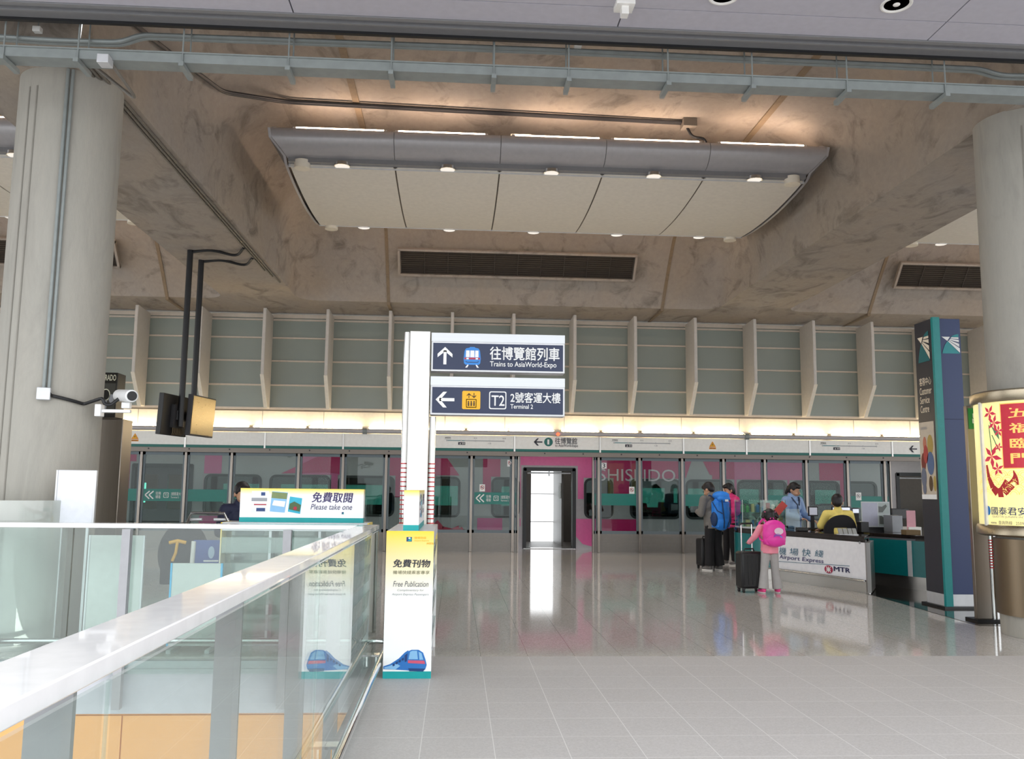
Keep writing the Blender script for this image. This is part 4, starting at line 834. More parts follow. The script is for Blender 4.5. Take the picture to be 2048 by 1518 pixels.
# ------------------------------------------------------------------ fittings on the near soffit and by the tray
def fit(name, label, cat, px, py, Y, build):
    p = at(px, py, Y); build(name, label, cat, p)
for px, py, wh in ((1448, -8, 'left of the pair'), (1793, 8, 'right of the pair')):
    p = az(px, py, SZ); t = thing('soffit_downlight', 'round chrome downlight in the grey metal soffit, '+wh, 'downlight', (p.x, p.y, SZ), 0, 'downlights in the near soffit')
    b = MB(); b.lathe((p.x, p.y, SZ-.012), [(.10, .012), (.115, 0), (.128, .002), (.13, .012)], 32); b.build('rim', white, t)
    b = MB(); b.lathe((p.x, p.y, SZ-.012), [(.10, .011), (.07, .011), (.03, .011), (.001, .011)], 32); b.build('reflector', mat('dark_reflector', '54525a', .15, .9), t); MB().ell((p.x, p.y, SZ-.006), (.03, .03, .012)).build('bulb', white, t)
p = az(1248, 8, SZ); t = thing('soffit_bracket', 'white metal bracket box hanging from the grey soffit at the top', 'bracket', (p.x, p.y, SZ)); MB().box(p.x-.08, p.x+.08, p.y-.1, p.y+.06, SZ-.05, SZ).build('box', white, t, bev=.006); MB().box(p.x-.03, p.x+.03, p.y-.06, p.y+.02, SZ-.12, SZ-.05).build('arm', white, t)
for px, py, lb in ((78, 64, 'small white sensor box above the cable tray at the far left'), (1155, 94, 'small white sensor box above the cable tray near the middle')):
    p = at(px, py, 7.92); t = thing('sensor_box', lb, 'sensor', (p.x, 7.92, p.z)); MB().box(p.x-.035, p.x+.035, 7.86, 7.92, p.z-.02, p.z+.03).build('box', white, t, bev=.004); MB().cyl((p.x, 7.9, p.z+.03), (p.x, 7.9, TZ), .006, 8).build('rod', galv, t)
p = at(212, 122, 7.68); t = thing('tray_junction_box', 'pale junction box under the cable tray beside the left column top', 'junction box', (p.x, 7.62, p.z)); MB().box(p.x-.05, p.x+.05, 7.6, 7.72, p.z-.05, p.z+.03).build('box', alu, t, bev=.004); MB().tube(bend([(p.x+.03, 7.72, p.z), (p.x+.12, 8.2, p.z-.15), (-3.74, 8.5, BZ-.02)]), .016).build('conduit', m_cond2, t)
# ------------------------------------------------------------------ blue pylon
TX, TYY, TW, TD, TH = 6.42, 11.35, .40, .45, 3.86
m_blue = mat('pylon_blue', '2f3f6c', .4, noise=(400, .08)); m_dk = mat('pylon_dark', '2f2f38', .35); m_tstrip = mat('pylon_teal', '0f8a8a', .35)
t = thing('information_pylon', 'tall navy blue pylon with white ray logos and Customer Service Centre on its side', 'pylon', (TX+TW/2, TYY+TD/2, 0))
bd = MB().box(TX, TX+TW, TYY, TYY+TD, .18, TH).build('body', [m_blue, m_dk], t, bev=.004); bd.data.polygons[0].material_index = 1
b = MB(); b.box(TX-.012, TX+.085, TYY-.05, TYY, .03, TH+.01); b.build('teal_edge', m_tstrip, t)
b = MB(); b.box(TX+.004, TX+TW, TYY, TYY+TD, .03, .18); b.build('plinth', alu, t); b = MB(); b.box(TX-.05, TX+TW+.05, TYY-.08, TYY+TD+.05, 0.004, .03); b.build('base', black, t)
A = Art(flat((TX, TYY, 0), (1, 0, 0), (0, 0, 1)), .003); zz = lambda py: at(1900, py, TYY).z
express_logo(A, .13, TH-.48, .25, .27, mat('logo_teal', '1f8f96', .4), whiteink); A.rect(.085, zz(838)-.006, TW, zz(838)+.001, mat('panel_joint', '242c52', .5), 2); A.build('lettering', bd)
A = Art(flat((TX, TYY+TD, 0), (0, -1, 0), (0, 0, 1)), .003); lg = mat('pylon_letter', 'efe2cd', .5)
zl = lambda py: ax(1845, py, TX).z
express_logo(A, .08, zl(725), .3, zl(665)-zl(725), mat('logo_teal_dark', '17696f', .4), lg)
A.text('客務中心', .08, zl(772), .38, zl(756), lg, .01); A.text('Customer', .08, zl(790), .38, zl(776), lg, .012); A.text('Service', .08, zl(808), .32, zl(794), lg, .012); A.text('Centre', .08, zl(826), .30, zl(812), lg, .012); A.build('lettering', bd)
z1_, z0_ = zl(845), zl(998)
ps = MB().box(TX-.008, TX, TYY+.06, TYY+TD-.02, z0_, z1_).build('poster', mat('poster_paper', 'cbbfae', .5), t)
A = Art(flat((TX-.008, TYY+TD-.02, z0_), (0, -1, 0), (0, 0, 1)), .0015); W = TD-.08; Hh = z1_-z0_
pa = lambda c, p, m, lv=1: A.oval(W*c[0], Hh*c[1], W*p[0], Hh*p[1], m, lv)
pa((.72, .7), (.2, .13), mat('plush_tan', 'b39a55', .7)); pa((.35, .72), (.12, .09), mat('plush_rose', 'c07a63', .7)); pa((.7, .46), (.24, .15), mat('plush_blue', '5c6f94', .7), 2); pa((.4, .58), (.16, .12), mat('plush_red', 'b04a44', .7), 2); pa((.22, .48), (.16, .12), mat('plush_maroon', '7c3a30', .7)); pa((.66, .2), (.13, .1), mat('plush_brown', '5f4a35', .7), 2); pa((.92, .2), (.1, .1), mat('plush_tan', 'b39a55', .7)); pa((.2, .28), (.18, .13), mat('plush_grey', '6f7486', .7), 2); pa((.22, .14), (.12, .08), mat('plush_grey', '6f7486', .7), 3)
A.rect(.0, 0, W, Hh*.06, whiteink, 2); A.text('迪樂繽紛', W*.12, Hh*.9, W*.55, Hh*.94, greyink); A.build('artwork', ps)
# ------------------------------------------------------------------ exit sign stele
x0 = at(1942, 1000, 10.2).x; x1 = x0+.19; zt_ = at(1955, 812, 10.2).z
t = thing('exit_sign_stele', 'brushed steel stele with green exit sign at its top, beside the poster drum', 'sign', ((x0+x1)/2, 10.3, 0))
b = MB(); b.box(x0, x1, 10.2, 10.26, .03, zt_); pn = b.build('panel', m_stel, t, bev=.006); b = MB(); b.box(x0-.03, x1+.13, 10.15, 10.4, 0, .03); b.build('base', black, t)
b = MB(); b.cyl((x1+.045, 10.22, .03), (x1+.045, 10.22, zt_), .045, 20); tb = b.build('side_tube', chrome, t)
b = MB()
for k in range(11): b.lathe((x1+.045, 10.22, .62+.032*k), [(.0455, 0), (.047, 0), (.047, .014), (.0455, .014)], 20)
b.build('red_band', mat('red_tape', 'd0323a', .5), tb)
MB().box(x0+.02, x1+.04, 10.188, 10.2, zt_-.28, zt_-.03).build('sign_face', mat('exit_green', '1f7a35', .35, emit=.15), t)
A = Art(flat((x0+.02, 10.188, zt_-.28), (1, 0, 0), (0, 0, 1)), .003); A.text('出口', .04, .06, .31, .2, mat('exit_white', 'dfe8dc', .4), .01); A.mb.v = [Vector((min(p.x, x1+.04), p.y, p.z)) for p in A.mb.v]; A.build('lettering', t)
# ------------------------------------------------------------------ backlit poster drum round the right column
CC = Vector((6.39, 9.2, 0)); CR = .65; toC = Vector((-CC.x, -CC.y, 0)).normalized(); rgt = Vector((-toC.y, toC.x, 0)) if Vector((-toC.y, toC.x, 0)).x > 0 else Vector((toC.y, -toC.x, 0))
def cyl(u, v, l=0.): th = u/CR; return CC+(toC*math.cos(th)+rgt*math.sin(th))*(CR+l)+Vector((0, 0, v))
def hit(px, py):
    d = ray(px, py); o = CAM-CC; a = d.x*d.x+d.y*d.y; bb = o.x*d.x+o.y*d.y; c = o.x*o.x+o.y*o.y-CR*CR; q = bb*bb-a*c
    s = (-bb-math.sqrt(max(q, 0)))/a; p = CAM+d*s-CC; return math.atan2(p.dot(rgt), p.dot(toC))*CR, p.z
zt_, zb_ = hit(2010, 800)[1], hit(2015, 1053)[1]
m_lb = mat('backlit_yellow', 'f3e28a', .35, emit=.55, ecol='fdf3b4', noise=(3, .06))
t = thing('poster_drum', 'yellow backlit drum poster with red plaque, steel rims, round the right column', 'light box', (CC.x, CC.y, 1.05), 0)
pd = MB().lathe(CC, [(CR, zb_), (CR, zt_)], 96).build('poster_sheet', m_lb, t, smooth=60)
b = MB(); b.lathe(CC, [(.5, zt_-.01), (CR+.02, zt_-.01), (CR+.035, zt_+.02), (CR+.035, zt_+.1), (CR, zt_+.12), (.5, zt_+.12)], 64); b.build('top_rim', brushed('rim_steel', 'b5a892', .28, 0), t)
b = MB(); b.lathe(CC, [(.5, zb_+.01), (CR+.02, zb_+.01), (CR+.035, zb_-.02), (CR+.035, zb_-.09), (CR, zb_-.11), (.5, zb_-.11)], 64); b.build('bottom_rim', brushed('rim_steel', 'b5a892', .28, 0), t)
ue, _ = hit(1972, 900)
b = MB(); b.loft([[cyl(ue-.05, zb_, .004), cyl(ue-.05, zb_, .03), cyl(ue-.015, zb_, .03), cyl(ue-.015, zb_, .004)], [cyl(ue-.05, zt_, .004), cyl(ue-.05, zt_, .03), cyl(ue-.015, zt_, .03), cyl(ue-.015, zt_, .004)]]); b.build('edge_strip', white, t)
A = Art(cyl, .0015); red = mat('plaque_red', 'c2283a', .4, emit=.25); gold = mat('plaque_gold', 'f4c36a', .4, emit=.5); flr = mat('flower_red', 'd43352', .4, emit=.25); tas = mat('tassel_red', 'b3262c', .5, emit=.15); leaf = mat('leaf_green', '5d8a66', .5, emit=.2); pale = mat('scale_pattern', 'e9cf6c', .5, emit=.4)
ua, va = hit(2008, 936); ub, vb = hit(2044, 806); ub = ua+.37
A.rect(ua-.012, va-.012, ub+.012, vb+.012, gold, 1, 8); A.rect(ua, va, ub, vb, red, 2, 8)
for i, ch in enumerate('五福臨門'):
    u0, v0 = hit(2012, 836+i*30.5); u1, v1 = hit(2043, 815+i*30.5); A.text(ch, ua+.085, v0, ua+.285, v1, gold, .02, lv=3)
rnd = random.Random(3)
for r_ in range(5):
    for c_ in range(9):
        u, v = ua-.35+.11*c_+(.055 if r_ % 2 else 0), va-.08-.05*r_
        for rr in (.055, .035): A.stroke([(u+rr*math.cos(k*PI/6), v+rr*math.sin(k*PI/6)) for k in range(7)], .006, pale, 1)
def flower(px, py, s):
    s *= 1.35
    u, v = hit(px, py)
    for k in range(5):
        a = k*2*PI/5+px; A.poly([(u, v), (u+s*.5*math.cos(a-.4), v+s*.5*math.sin(a-.4)), (u+s*math.cos(a), v+s*math.sin(a)), (u+s*.5*math.cos(a+.4), v+s*.5*math.sin(a+.4))], flr, 3)
for f in ((1979, 826, .07), (1988, 846, .07), (1997, 862, .05), (1984, 913, .1), (1996, 938, .06), (1998, 894, .04)): flower(*f)
for a, c in (((1980, 845), (1992, 870)), ((1984, 870), (1997, 898)), ((1978, 850), (1984, 905))): A.stroke([hit(*a), hit(*c)], .012, leaf, 2)
u, v = hit(1990, 862); A.poly([(u-.04, v+.05), (u+.04, v), (u+.05, v-.1), (u-.01, v-.02)], leaf, 2)
pc = [hit(*p) for p in ((1974, 930), (1978, 955), (1986, 975), (1996, 986), (2006, 984), (2014, 974), (2020, 966))]; wv = [.03, .05, .07, .09, .11, .12, .13]
for (p, q), w0, w1 in zip(zip(pc[:-1], pc[1:]), wv, wv[1:]):
    l = math.hypot(q[0]-p[0], q[1]-p[1]); nx, ny = -(q[1]-p[1])/l, (q[0]-p[0])/l
    A.poly([(p[0]+nx*w0/2, p[1]+ny*w0/2), (p[0]-nx*w0/2, p[1]-ny*w0/2), (q[0]-nx*w1/2, q[1]-ny*w1/2), (q[0]+nx*w1/2, q[1]+ny*w1/2)], tas, 2)
u, v = pc[-1]
for k in range(14): a = .5+(k-7)*.09; A.stroke([(u-.03+.01*k-.05, v-.05+.008*k), (u+.09*math.cos(a), v+.09*math.sin(a)+.004*k)], .012, tas, 2)
u0, v0 = hit(1984, 1029); u1, v1 = hit(2046, 1015); A.text('國泰君安國際', u0, v0, u0+.62, v1, mat('poster_navy', '35426e', .4, emit=.05), .012); A.oval(u0-.05, (v0+v1)/2, .035, .05, blueink, 2)
u0, v0 = hit(1986, 1036); A.text('GUOTAI JUNAN INTERNATIONAL', u0, v0, u0+.62, v0+.03, greyink); u0, v0 = hit(1986, 1048); A.text('www  查詢熱線 : 2509 7524 / 2509 7548', u0-.03, v0, u0+.66, v0+.04, m_grey_ink)
A.mb.cur = 0; A.build('artwork', pd)
# ------------------------------------------------------------------ customer service desk
m_dw = mat('desk_white', 'f0f1f8', .35); m_dt = mat('desk_teal', '0b6f72', .3, coat=.5); m_top = mat('desk_top_black', '241d1b', .12, coat=.6); DH = .84
def smooth(pts, n=8):
    out = []
    for i in range(len(pts)-1):
        p0, p1, p2, p3 = [Vector(pts[min(max(j, 0), len(pts)-1)]+(0,)) for j in (i-1, i, i+1, i+2)]
        for k in range(n): u = k/n; out.append(.5*(2*p1+(p2-p0)*u+(2*p0-5*p1+4*p2-p3)*u*u+(3*p1-p0-3*p2+p3)*u**3))
    out.append(Vector(pts[-1]+(0,))); return out
def wall(b, path, z0, z1, th, off=0.):
    """upright strip of thickness th standing along a plan path; off pushes it outward (left of travel)"""
    n = len(path); L, Rr = [], []
    for i, p in enumerate(path):
        d = (path[min(i+1, n-1)]-path[max(i-1, 0)]).normalized(); nn = Vector((-d.y, d.x, 0)); L.append(p+nn*off); Rr.append(p+nn*(off-th))
    return b.loft([[Vector((l.x, l.y, z0)), Vector((l.x, l.y, z1)), Vector((r.x, r.y, z1)), Vector((r.x, r.y, z0))] for l, r in zip(L, Rr)])
front = smooth([(6.11, 12.92), (5.80, 13.92), (5.42, 14.89)], 10); left = smooth([(5.42, 14.89), (5.18, 15.38), (5.10, 15.9), (5.25, 16.3), (5.65, 16.55)], 7)
t = thing('service_desk', 'curved customer service desk with white Airport Express front panel and black top', 'desk', (5.6, 14.4, 0))
wp = wall(MB(), front, .20, DH-.09, .04).build('front_panel', m_dw, t, smooth=60)
wall(MB(), left, .20, DH-.09, .04).build('teal_panel', m_dt, t, smooth=60)
wall(MB(), front+left[1:], .0, .17, .03, -.05).build('kick_plate', steelh, t, smooth=60)
MB().tube([p+Vector((-.03, 0, .19)) for p in front], .018, 10).build('foot_rail', chrome, t)
b = MB(); b.prism([(6.11, 12.88, 0), (6.17, 12.88, 0), (6.56, 13.56, 0), (6.50, 13.58, 0), (6.11, 12.92, 0)], (0, 0, .02), (0, 0, DH-.09)); b.build('end_panel', steel, t)
inner = [Vector(p+(0,)) for p in ((6.02, 16.5), (6.02, 15.5), (5.95, 15.2), (6.12, 14.4), (6.50, 13.56))]
b = MB(); tp = front+left[1:]+inner; b.prism([Vector((p.x, p.y, 0)) for p in tp], (0, 0, DH-.05), (0, 0, DH)); b.build('desk_top', m_top, t, bev=.005)
wall(MB(), front+left[1:], DH-.09, DH-.05, .03, -.01).build('top_edge', m_top, t, smooth=60)
b = MB(); wall(b, smooth([(6.49, 13.6), (6.12, 14.4), (5.93, 15.2)], 6), .0, DH-.05, .03); b.build('inner_panel', m_dk, t, smooth=60)
# printed front: u runs from the right end of the panel back along the curve
pan_p, pan_q = Vector((6.11, 12.92, 0)), Vector((5.42, 14.89, 0)); pn_d = (pan_p-pan_q).normalized(); Lf = (pan_p-pan_q).length; pn_n = Vector((pn_d.y, -pn_d.x, 0))
def onfront(u, v, l=0.):
    f = min(max(1-u/Lf, 0), 1)*(len(front)-1); i = min(int(f), len(front)-2); p = front[i].lerp(front[i+1], f-i); return p+pn_n*(l+.004)+Vector((0, 0, v))
def DR(xa, ya, xb, yb): m = (xa+xb)/2; return (DU(xa, ya)[0], DU(m, yb)[1]), (DU(xb, ya)[0], DU(m, ya)[1])
def DU(px, py): p = onp(px, py, front[10], pn_n); return (p-pan_q).dot(pn_d), p.z
A = Art(onfront, .002); dink = mat('desk_print_teal', '3e6d86', .5); dnv = mat('desk_print_navy', '4a4a78', .5)
(u0, v0), (u1, v1) = DU(1555, 1119), DU(1563, 1094); A.rect(u0, v0, u1, v1, mat('logo_deep_teal', '10506a', .4), 1)
for k in range(4): A.poly([(u0, v0+(v1-v0)*(.74-.16*k)), (u1, v0+(v1-v0)*(.74-.2*k)), (u1, v0+(v1-v0)*(.66-.2*k)), (u0, v0+(v1-v0)*(.70-.16*k))], m_dw, 2)
for ch, (xa, ya, xb, yb) in zip('機場快綫', ((1567, 1110, 1581, 1095), (1587, 1111, 1602, 1097), (1608, 1113, 1623, 1098), (1630, 1114, 1647, 1100))):
    (u0, v0), (u1, v1) = DR(xa, yb, xb, ya); A.text(ch, u0, v0, u1, v1, dink, .0, .12)
(u0, v0), (u1, v1) = DR(1568, 1114, 1647, 1124.5); A.text('Airport Express', u0, v0, u1, v1, dnv, .012, .1)
A.stroke([DU(1555, 1122), DU(1600, 1126), DU(1648, 1128.5), DU(1695, 1131)], .008, dink, 1)
(u, v) = DU(1656.5, 1138.5); (u2, _) = DU(1664, 1138); ru = u2-u; A.oval(u, v, ru, .062, mat('roundel_red', 'a8284c', .4), 1)
for sg in (-1, 1): A.stroke([(u-ru*.5, v+sg*.044), (u-ru*.38, v+sg*.02), (u, v+sg*.012), (u+ru*.38, v+sg*.02), (u+ru*.5, v+sg*.044)], .012, whiteink, 2)
A.stroke([(u, v-.045), (u, v+.045)], .016, whiteink, 2); A.stroke([(u-ru*.55, v), (u+ru*.55, v)], .012, whiteink, 2)
(u0, v0), (u1, v1) = DR(1666, 1134, 1695.5, 1143); A.text('MTR', u0, v0, u1, v1, mat('desk_print_dark', '30305a', .5), .03)
u0, v0 = DU(1718, 1085); A.oval(u0, v0, .03, .02, greyink, 1, 14)
A.build('lettering', wp)
A = Art(flat((5.1, 15.36, 0), (-.3, .95, 0), (0, 0, 1)), .003)
t2 = thing('rear_counter', 'dark counter with curved teal front panels and steel kick, right of the white desk', 'counter', (7.3, 14, 0))
rp = smooth([(7.78, 12.5), (7.3, 13.2), (7.0, 13.8), (6.74, 14.6), (6.8, 15.35)], 8)
wall(MB(), rp, .20, DH-.09, .04).build('teal_panel', m_dt, t2, smooth=60); wall(MB(), rp, 0, .2, .04, -.02).build('kick_plate', steelh, t2, smooth=60)
b = MB(); wall(b, [rp[12]+Vector((-.002, 0, 0)), rp[13]+Vector((-.002, 0, 0))], .2, DH-.09, .01, .006); b.build('panel_joint', alu, t2)
b = MB(); b.prism([Vector((p.x, p.y, 0)) for p in rp]+[Vector(p) for p in ((6.3, 15.4, 0), (6.3, 16.1, 0), (8.6, 16.1, 0), (8.4, 12.9, 0))], (0, 0, DH-.06), (0, 0, DH)); b.build('counter_top', m_top, t2, bev=.005)
b = MB(); b.box(6.32, 8.55, 16.02, 16.08, 0, DH-.06); b.build('back_panel', m_dk, t2)
# glass display case
cx0, cx1 = at(1484, 1000, 15.62).x, at(1571, 1000, 15.62).x; cz = at(1527, 1000, 15.62).z; m_case = glass('case_glass', 'eef6f2', .04)
t = thing('display_case', 'glass display case with shelves of small colourful souvenirs on the desk', 'display case', ((cx0+cx1)/2, 15.8, DH))
for (xa, xb, ya, yb) in ((cx0, cx1, 15.62, 15.628), (cx0, cx1, 16.03, 16.038), (cx0, cx0+.008, 15.63, 16.03), (cx1-.008, cx1, 15.63, 16.03)): MB().box(xa, xb, ya, yb, DH+.02, cz-.012).build('glass_side', m_case, t)
for z in (DH+.27, cz-.01): MB().box(cx0, cx1, 15.62, 16.038, z, z+.01).build('glass_shelf', m_case, t)
b = MB(); b.box(cx0-.004, cx1+.004, 15.616, 16.042, DH, DH+.02); b.build('case_base', alu, t)
for x, y in ((cx0, 15.62), (cx1-.012, 15.62), (cx0, 16.03), (cx1-.012, 16.03), ((cx0+cx1)/2-.006, 15.617)): MB().box(x, x+.012, y, y+.012, DH+.02, cz).build('corner_post', alu, t)
mi = [mat('souvenir_'+n, c, .5) for n, c in (('green', '6fae7a'), ('gold', 'd2a24c'), ('white', 'e8e6de'), ('red', 'b8413b'), ('blue', '5e86b6'), ('cream', 'd9cba0'))]
k = 0
for z in (DH+.02, DH+.28):
    for i in range(8):
        x = cx0+.07+i*(cx1-cx0-.14)/7; h = .08+.1*rnd.random(); w = .022+.015*rnd.random()
        b = MB()
        if k % 3 == 0: b.lathe((x, 15.82, z), [(w, 0), (w, h*.7), (w*.4, h*.85), (w*.45, h)], 14)
        elif k % 3 == 1: b.box(x-w, x+w, 15.79, 15.85, z, z+h)
        else: b.cyl((x, 15.82, z), (x, 15.82, z+h*.6), w, 14); b.ell((x, 15.82, z+h*.6+w*.5), w)
        o = b.build('souvenir', mi[(k*5+k//3) % 6]); tag(o, '%s small souvenir standing %s in the glass case, %s from the left' % (('green', 'gold', 'white', 'red', 'blue', 'cream')[(k*5+k//3) % 6], 'on the base' if z < DH+.1 else 'on the upper shelf', ORD[i]), 'souvenir', 'souvenirs in the glass case'); k += 1
b = MB(); b.ob(at(1556, 1022, 15.58), (.13, .01, .38), Matrix.Rotation(.0, 3, 'X') @ Matrix.Rotation(.75, 3, 'Y')); o = b.build('red_folder', mat('folder_red', 'c8453e', .4)); tag(o, 'red folder leaning diagonally against the front of the glass case', 'folder')
p = at(1610, 1050, 15.0); o = MB().box(5.62, 5.9, 14.86, 14.868, DH, DH+.36).build('glass_screen', m_case); tag(o, 'low clear glass screen on the desk between case and yellow-shirted man', 'glass screen')
# monitors, papers and small things on the counters
def deskmonitor(label, px0, px1, py0, py1, Y, scr):
    a, c = at(px0, py0, Y), at(px1, py1, Y); t = thing('desk_monitor', label, 'monitor', ((a.x+c.x)/2, Y, DH))
    s = MB().box(a.x, c.x, Y, Y+.04, c.z-.02, a.z+.02).build('case', black, t, bev=.004); MB().box(a.x+.015, c.x-.015, Y-.004, Y, c.z, a.z).build('screen', scr, s)
    b = MB(); m = (a.x+c.x)/2; b.box(m-.03, m+.03, Y+.03, Y+.06, DH, c.z+.05); b.box(m-.12, m+.12, Y-.05, Y+.1, DH, DH+.015); b.build('stand', black, t)
m_scr = mat('lit_screen', 'dfe4f2', .3, emit=.7); m_off = mat('dark_screen', '201f22', .2)
deskmonitor('desk monitor with bright white screen, right of the seated man', 1664, 1702, 1015, 1040, 15.6, m_scr)
deskmonitor('desk monitor with pale screen, left of the seated man', 1617, 1636, 1015, 1030, 15.6, mat('pale_screen', 'b9bcc8', .3, emit=.3))
deskmonitor('dark blank desk monitor behind the grey computer', 1783, 1818, 1019, 1036, 15.2, m_off)
Yp = 14.7; a, c = at(1722, 1003, Yp), at(1781, 1052, Yp)
t = thing('poster_stand', 'white notice stand with two grey photos on the rear counter', 'notice stand', ((a.x+c.x)/2, Yp, DH))
pn = MB().box(a.x, c.x, Yp, Yp+.012, c.z-.02, a.z).build('panel', mat('notice_white', 'c3c9cc', .35), t); MB().box(a.x+.02, c.x-.02, Yp-.05, Yp+.08, DH, DH+.03).build('foot', black, t); MB().box(a.x+.05, c.x-.05, Yp+.013, Yp+.02, DH+.02, c.z+.1).build('support', black, t)
A = Art(flat((a.x, Yp, c.z-.02), (1, 0, 0), (0, 0, 1)), .002); W, Hh = c.x-a.x, a.z-c.z+.02
A.rect(W*.03, Hh*.05, W*.56, Hh*.95, mat('notice_lilac', 'b4b6c8', .4)); A.rect(W*.6, Hh*.52, W*.97, Hh*.95, mat('photo_grey', 'aab4b2', .4)); A.rect(W*.6, Hh*.05, W*.97, Hh*.49, mat('photo_grey', 'aab4b2', .4))
A.poly([(W*.6, Hh*.58), (W*.74, Hh*.58), (W*.9, Hh*.82), (W*.86, Hh*.9), (W*.72, Hh*.8), (W*.6, Hh*.82)], mat('photo_dark', '5e625f', .4), 2); A.poly([(W*.62, Hh*.12), (W*.9, Hh*.1), (W*.95, Hh*.2), (W*.7, Hh*.44), (W*.62, Hh*.44)], mat('photo_dark', '5e625f', .4), 2); A.build('artwork', pn)
def prop(name, label, cat, px0, py0, px1, py1, Y, d, m, bev=.004, z0=None):
    a, c = at(px0, py0, Y), at(px1, py1, Y); b = MB(); b.box(a.x, c.x, Y, Y+d, DH if z0 is None else z0, a.z); o = b.build(name, m, bev=bev); return tag(o, label, cat)
prop('computer_unit', 'grey upright computer unit between the notice stand and pink paper', 'computer', 1784, 1031, 1806, 1062, 14.3, .3, mat('computer_grey', '84868a', .35, .3))
prop('pink_notice', 'pink paper notice on the rear counter beside the blue pylon', 'notice', 1813, 1021, 1832, 1055, 13.75, .012, mat('pink_paper', 'd9a0ab', .6), 0)
prop('carton', 'small brown carton with white papers beside the blue pylon', 'box', 1812, 1060, 1842, 1070, 13.5, .16, mat('carton_brown', '6e5a3c', .7))
prop('paper_stack', 'stack of white paper lying behind the small brown carton', 'paper', 1818, 1054, 1843, 1062, 13.72, .2, white, 0)
prop('card_terminal', 'black card terminal with a lit white display on the rear counter', 'terminal', 1705, 1016, 1719, 1050, 15.3, .1, black); a, c = at(1706, 1018, 15.29), at(1718, 1026, 15.29); MB().box(a.x, c.x, 15.294, 15.3, c.z, a.z).build('display', m_scr, bpy.data.objects['card_terminal'])
prop('telephone', 'black desk telephone in front of the notice stand', 'telephone', 1722, 1044, 1738, 1054, 14.3, .16, black)
prop('paper_tray', 'small white card holder left of the black desk telephone', 'card holder', 1707, 1049, 1717, 1056, 14.2 if False else 14.75, .06, mat('card_grey', 'b5b5b8', .5))
# brochure holder of slanted silver leaves near the desk end
a, c = at(1679, 1053, 13.35), at(1717, 1066, 13.35); t = thing('brochure_holder', 'low silver brochure holder with slanted leaves near the right end of the desk', 'brochure holder', ((a.x+c.x)/2, 13.4, DH))
MB().box(a.x, c.x, 13.35, 13.47, DH, DH+.012).build('base', alu, t)
for k in range(4): x = a.x+(c.x-a.x)*k/4; MB().prism([(x+.004, 13.37, DH+.012), (x+.066, 13.37, DH+.012), (x+.05, 13.39, DH+.1), (x-.012+.004, 13.39, DH+.1)], (0, 0, 0), (0, .03, 0)).build('leaflet', mat('leaflet_silver', 'a9a9a6', .35), t)
b = MB(); b.ell(at(1600, 1058, 14.75)+Vector((0, 0, .0)), (.2, .1, .09)); b.ell(at(1620, 1052, 14.75), (.13, .1, .1)); 
p = at(1605, 1060, 14.75); o = MB().box(5.72, 5.9, 14.5, 14.62, DH, DH+.06).build('stapler_tray', black, bev=.01); tag(o, 'black stationery tray on the desk left of the seated man', 'tray')
# ------------------------------------------------------------------ people
def V(*a): return Vector(a)
m_skin = mat('skin', 'c99a7c', .55, noise=(30, .06)); m_hair = mat('hair_black', '1a1517', .5, noise=(60, .4)); m_eye = mat('eye_dark', '231a18', .3); m_lip = mat('lip', 'a8615c', .5); m_sole = mat('shoe_sole', 'e6e3df', .6)
def skinned(b, name, m, parent, voxel, it=5, fac=.5):
    """fuses overlapping shapes into one continuous surface"""
    o = b.build(name, m, parent, True, smooth=0)
    r = o.modifiers.new('fuse', 'REMESH'); r.mode = 'VOXEL'; r.voxel_size = voxel; r.use_smooth_shade = True
    s = o.modifiers.new('soften', 'SMOOTH'); s.iterations = it; s.factor = fac
    return o
def hand(b, wrist, d, up, s, curl=.6, mirror=1):
    """palm, four unequal bent fingers and a thumb, from the wrist along d; 'up' is the back of the hand"""
    d = d.normalized(); sd = d.cross(up).normalized()*mirror; up = sd.cross(d).normalized()*mirror if False else (up-d*up.dot(d)).normalized()
    R = Matrix((sd, d, up)).transposed(); pc = wrist+d*.045*s; b.ell(pc, (.036*s, .046*s, .015*s), R)
    for k, ln in ((-1.5, .062), (-.5, .074), (.5, .070), (1.5, .054)):
        p0 = wrist+d*.082*s+sd*k*.0175*s; a = curl; p1 = p0+(d*math.cos(a*.6)-up*math.sin(a*.6))*ln*.42*s; p2 = p1+(d*math.cos(a*1.3)-up*math.sin(a*1.3))*ln*.33*s; p3 = p2+(d*math.cos(a*1.9)-up*math.sin(a*1.9))*ln*.25*s
        b.cap(p0, .0088*s, p1, .0084*s, 8); b.cap(p1, .0084*s, p2, .0078*s, 8); b.cap(p2, .0078*s, p3, .007*s, 8)
    q0 = wrist+d*.022*s-sd*.028*s; q1 = q0+(d*.6-sd*.75-up*.25).normalized()*.036*s; q2 = q1+(d*.9-sd*.2-up*.35).normalized()*.03*s
    b.cap(q0, .0105*s, q1, .0095*s, 8); b.cap(q1, .0095*s, q2, .008*s, 8)
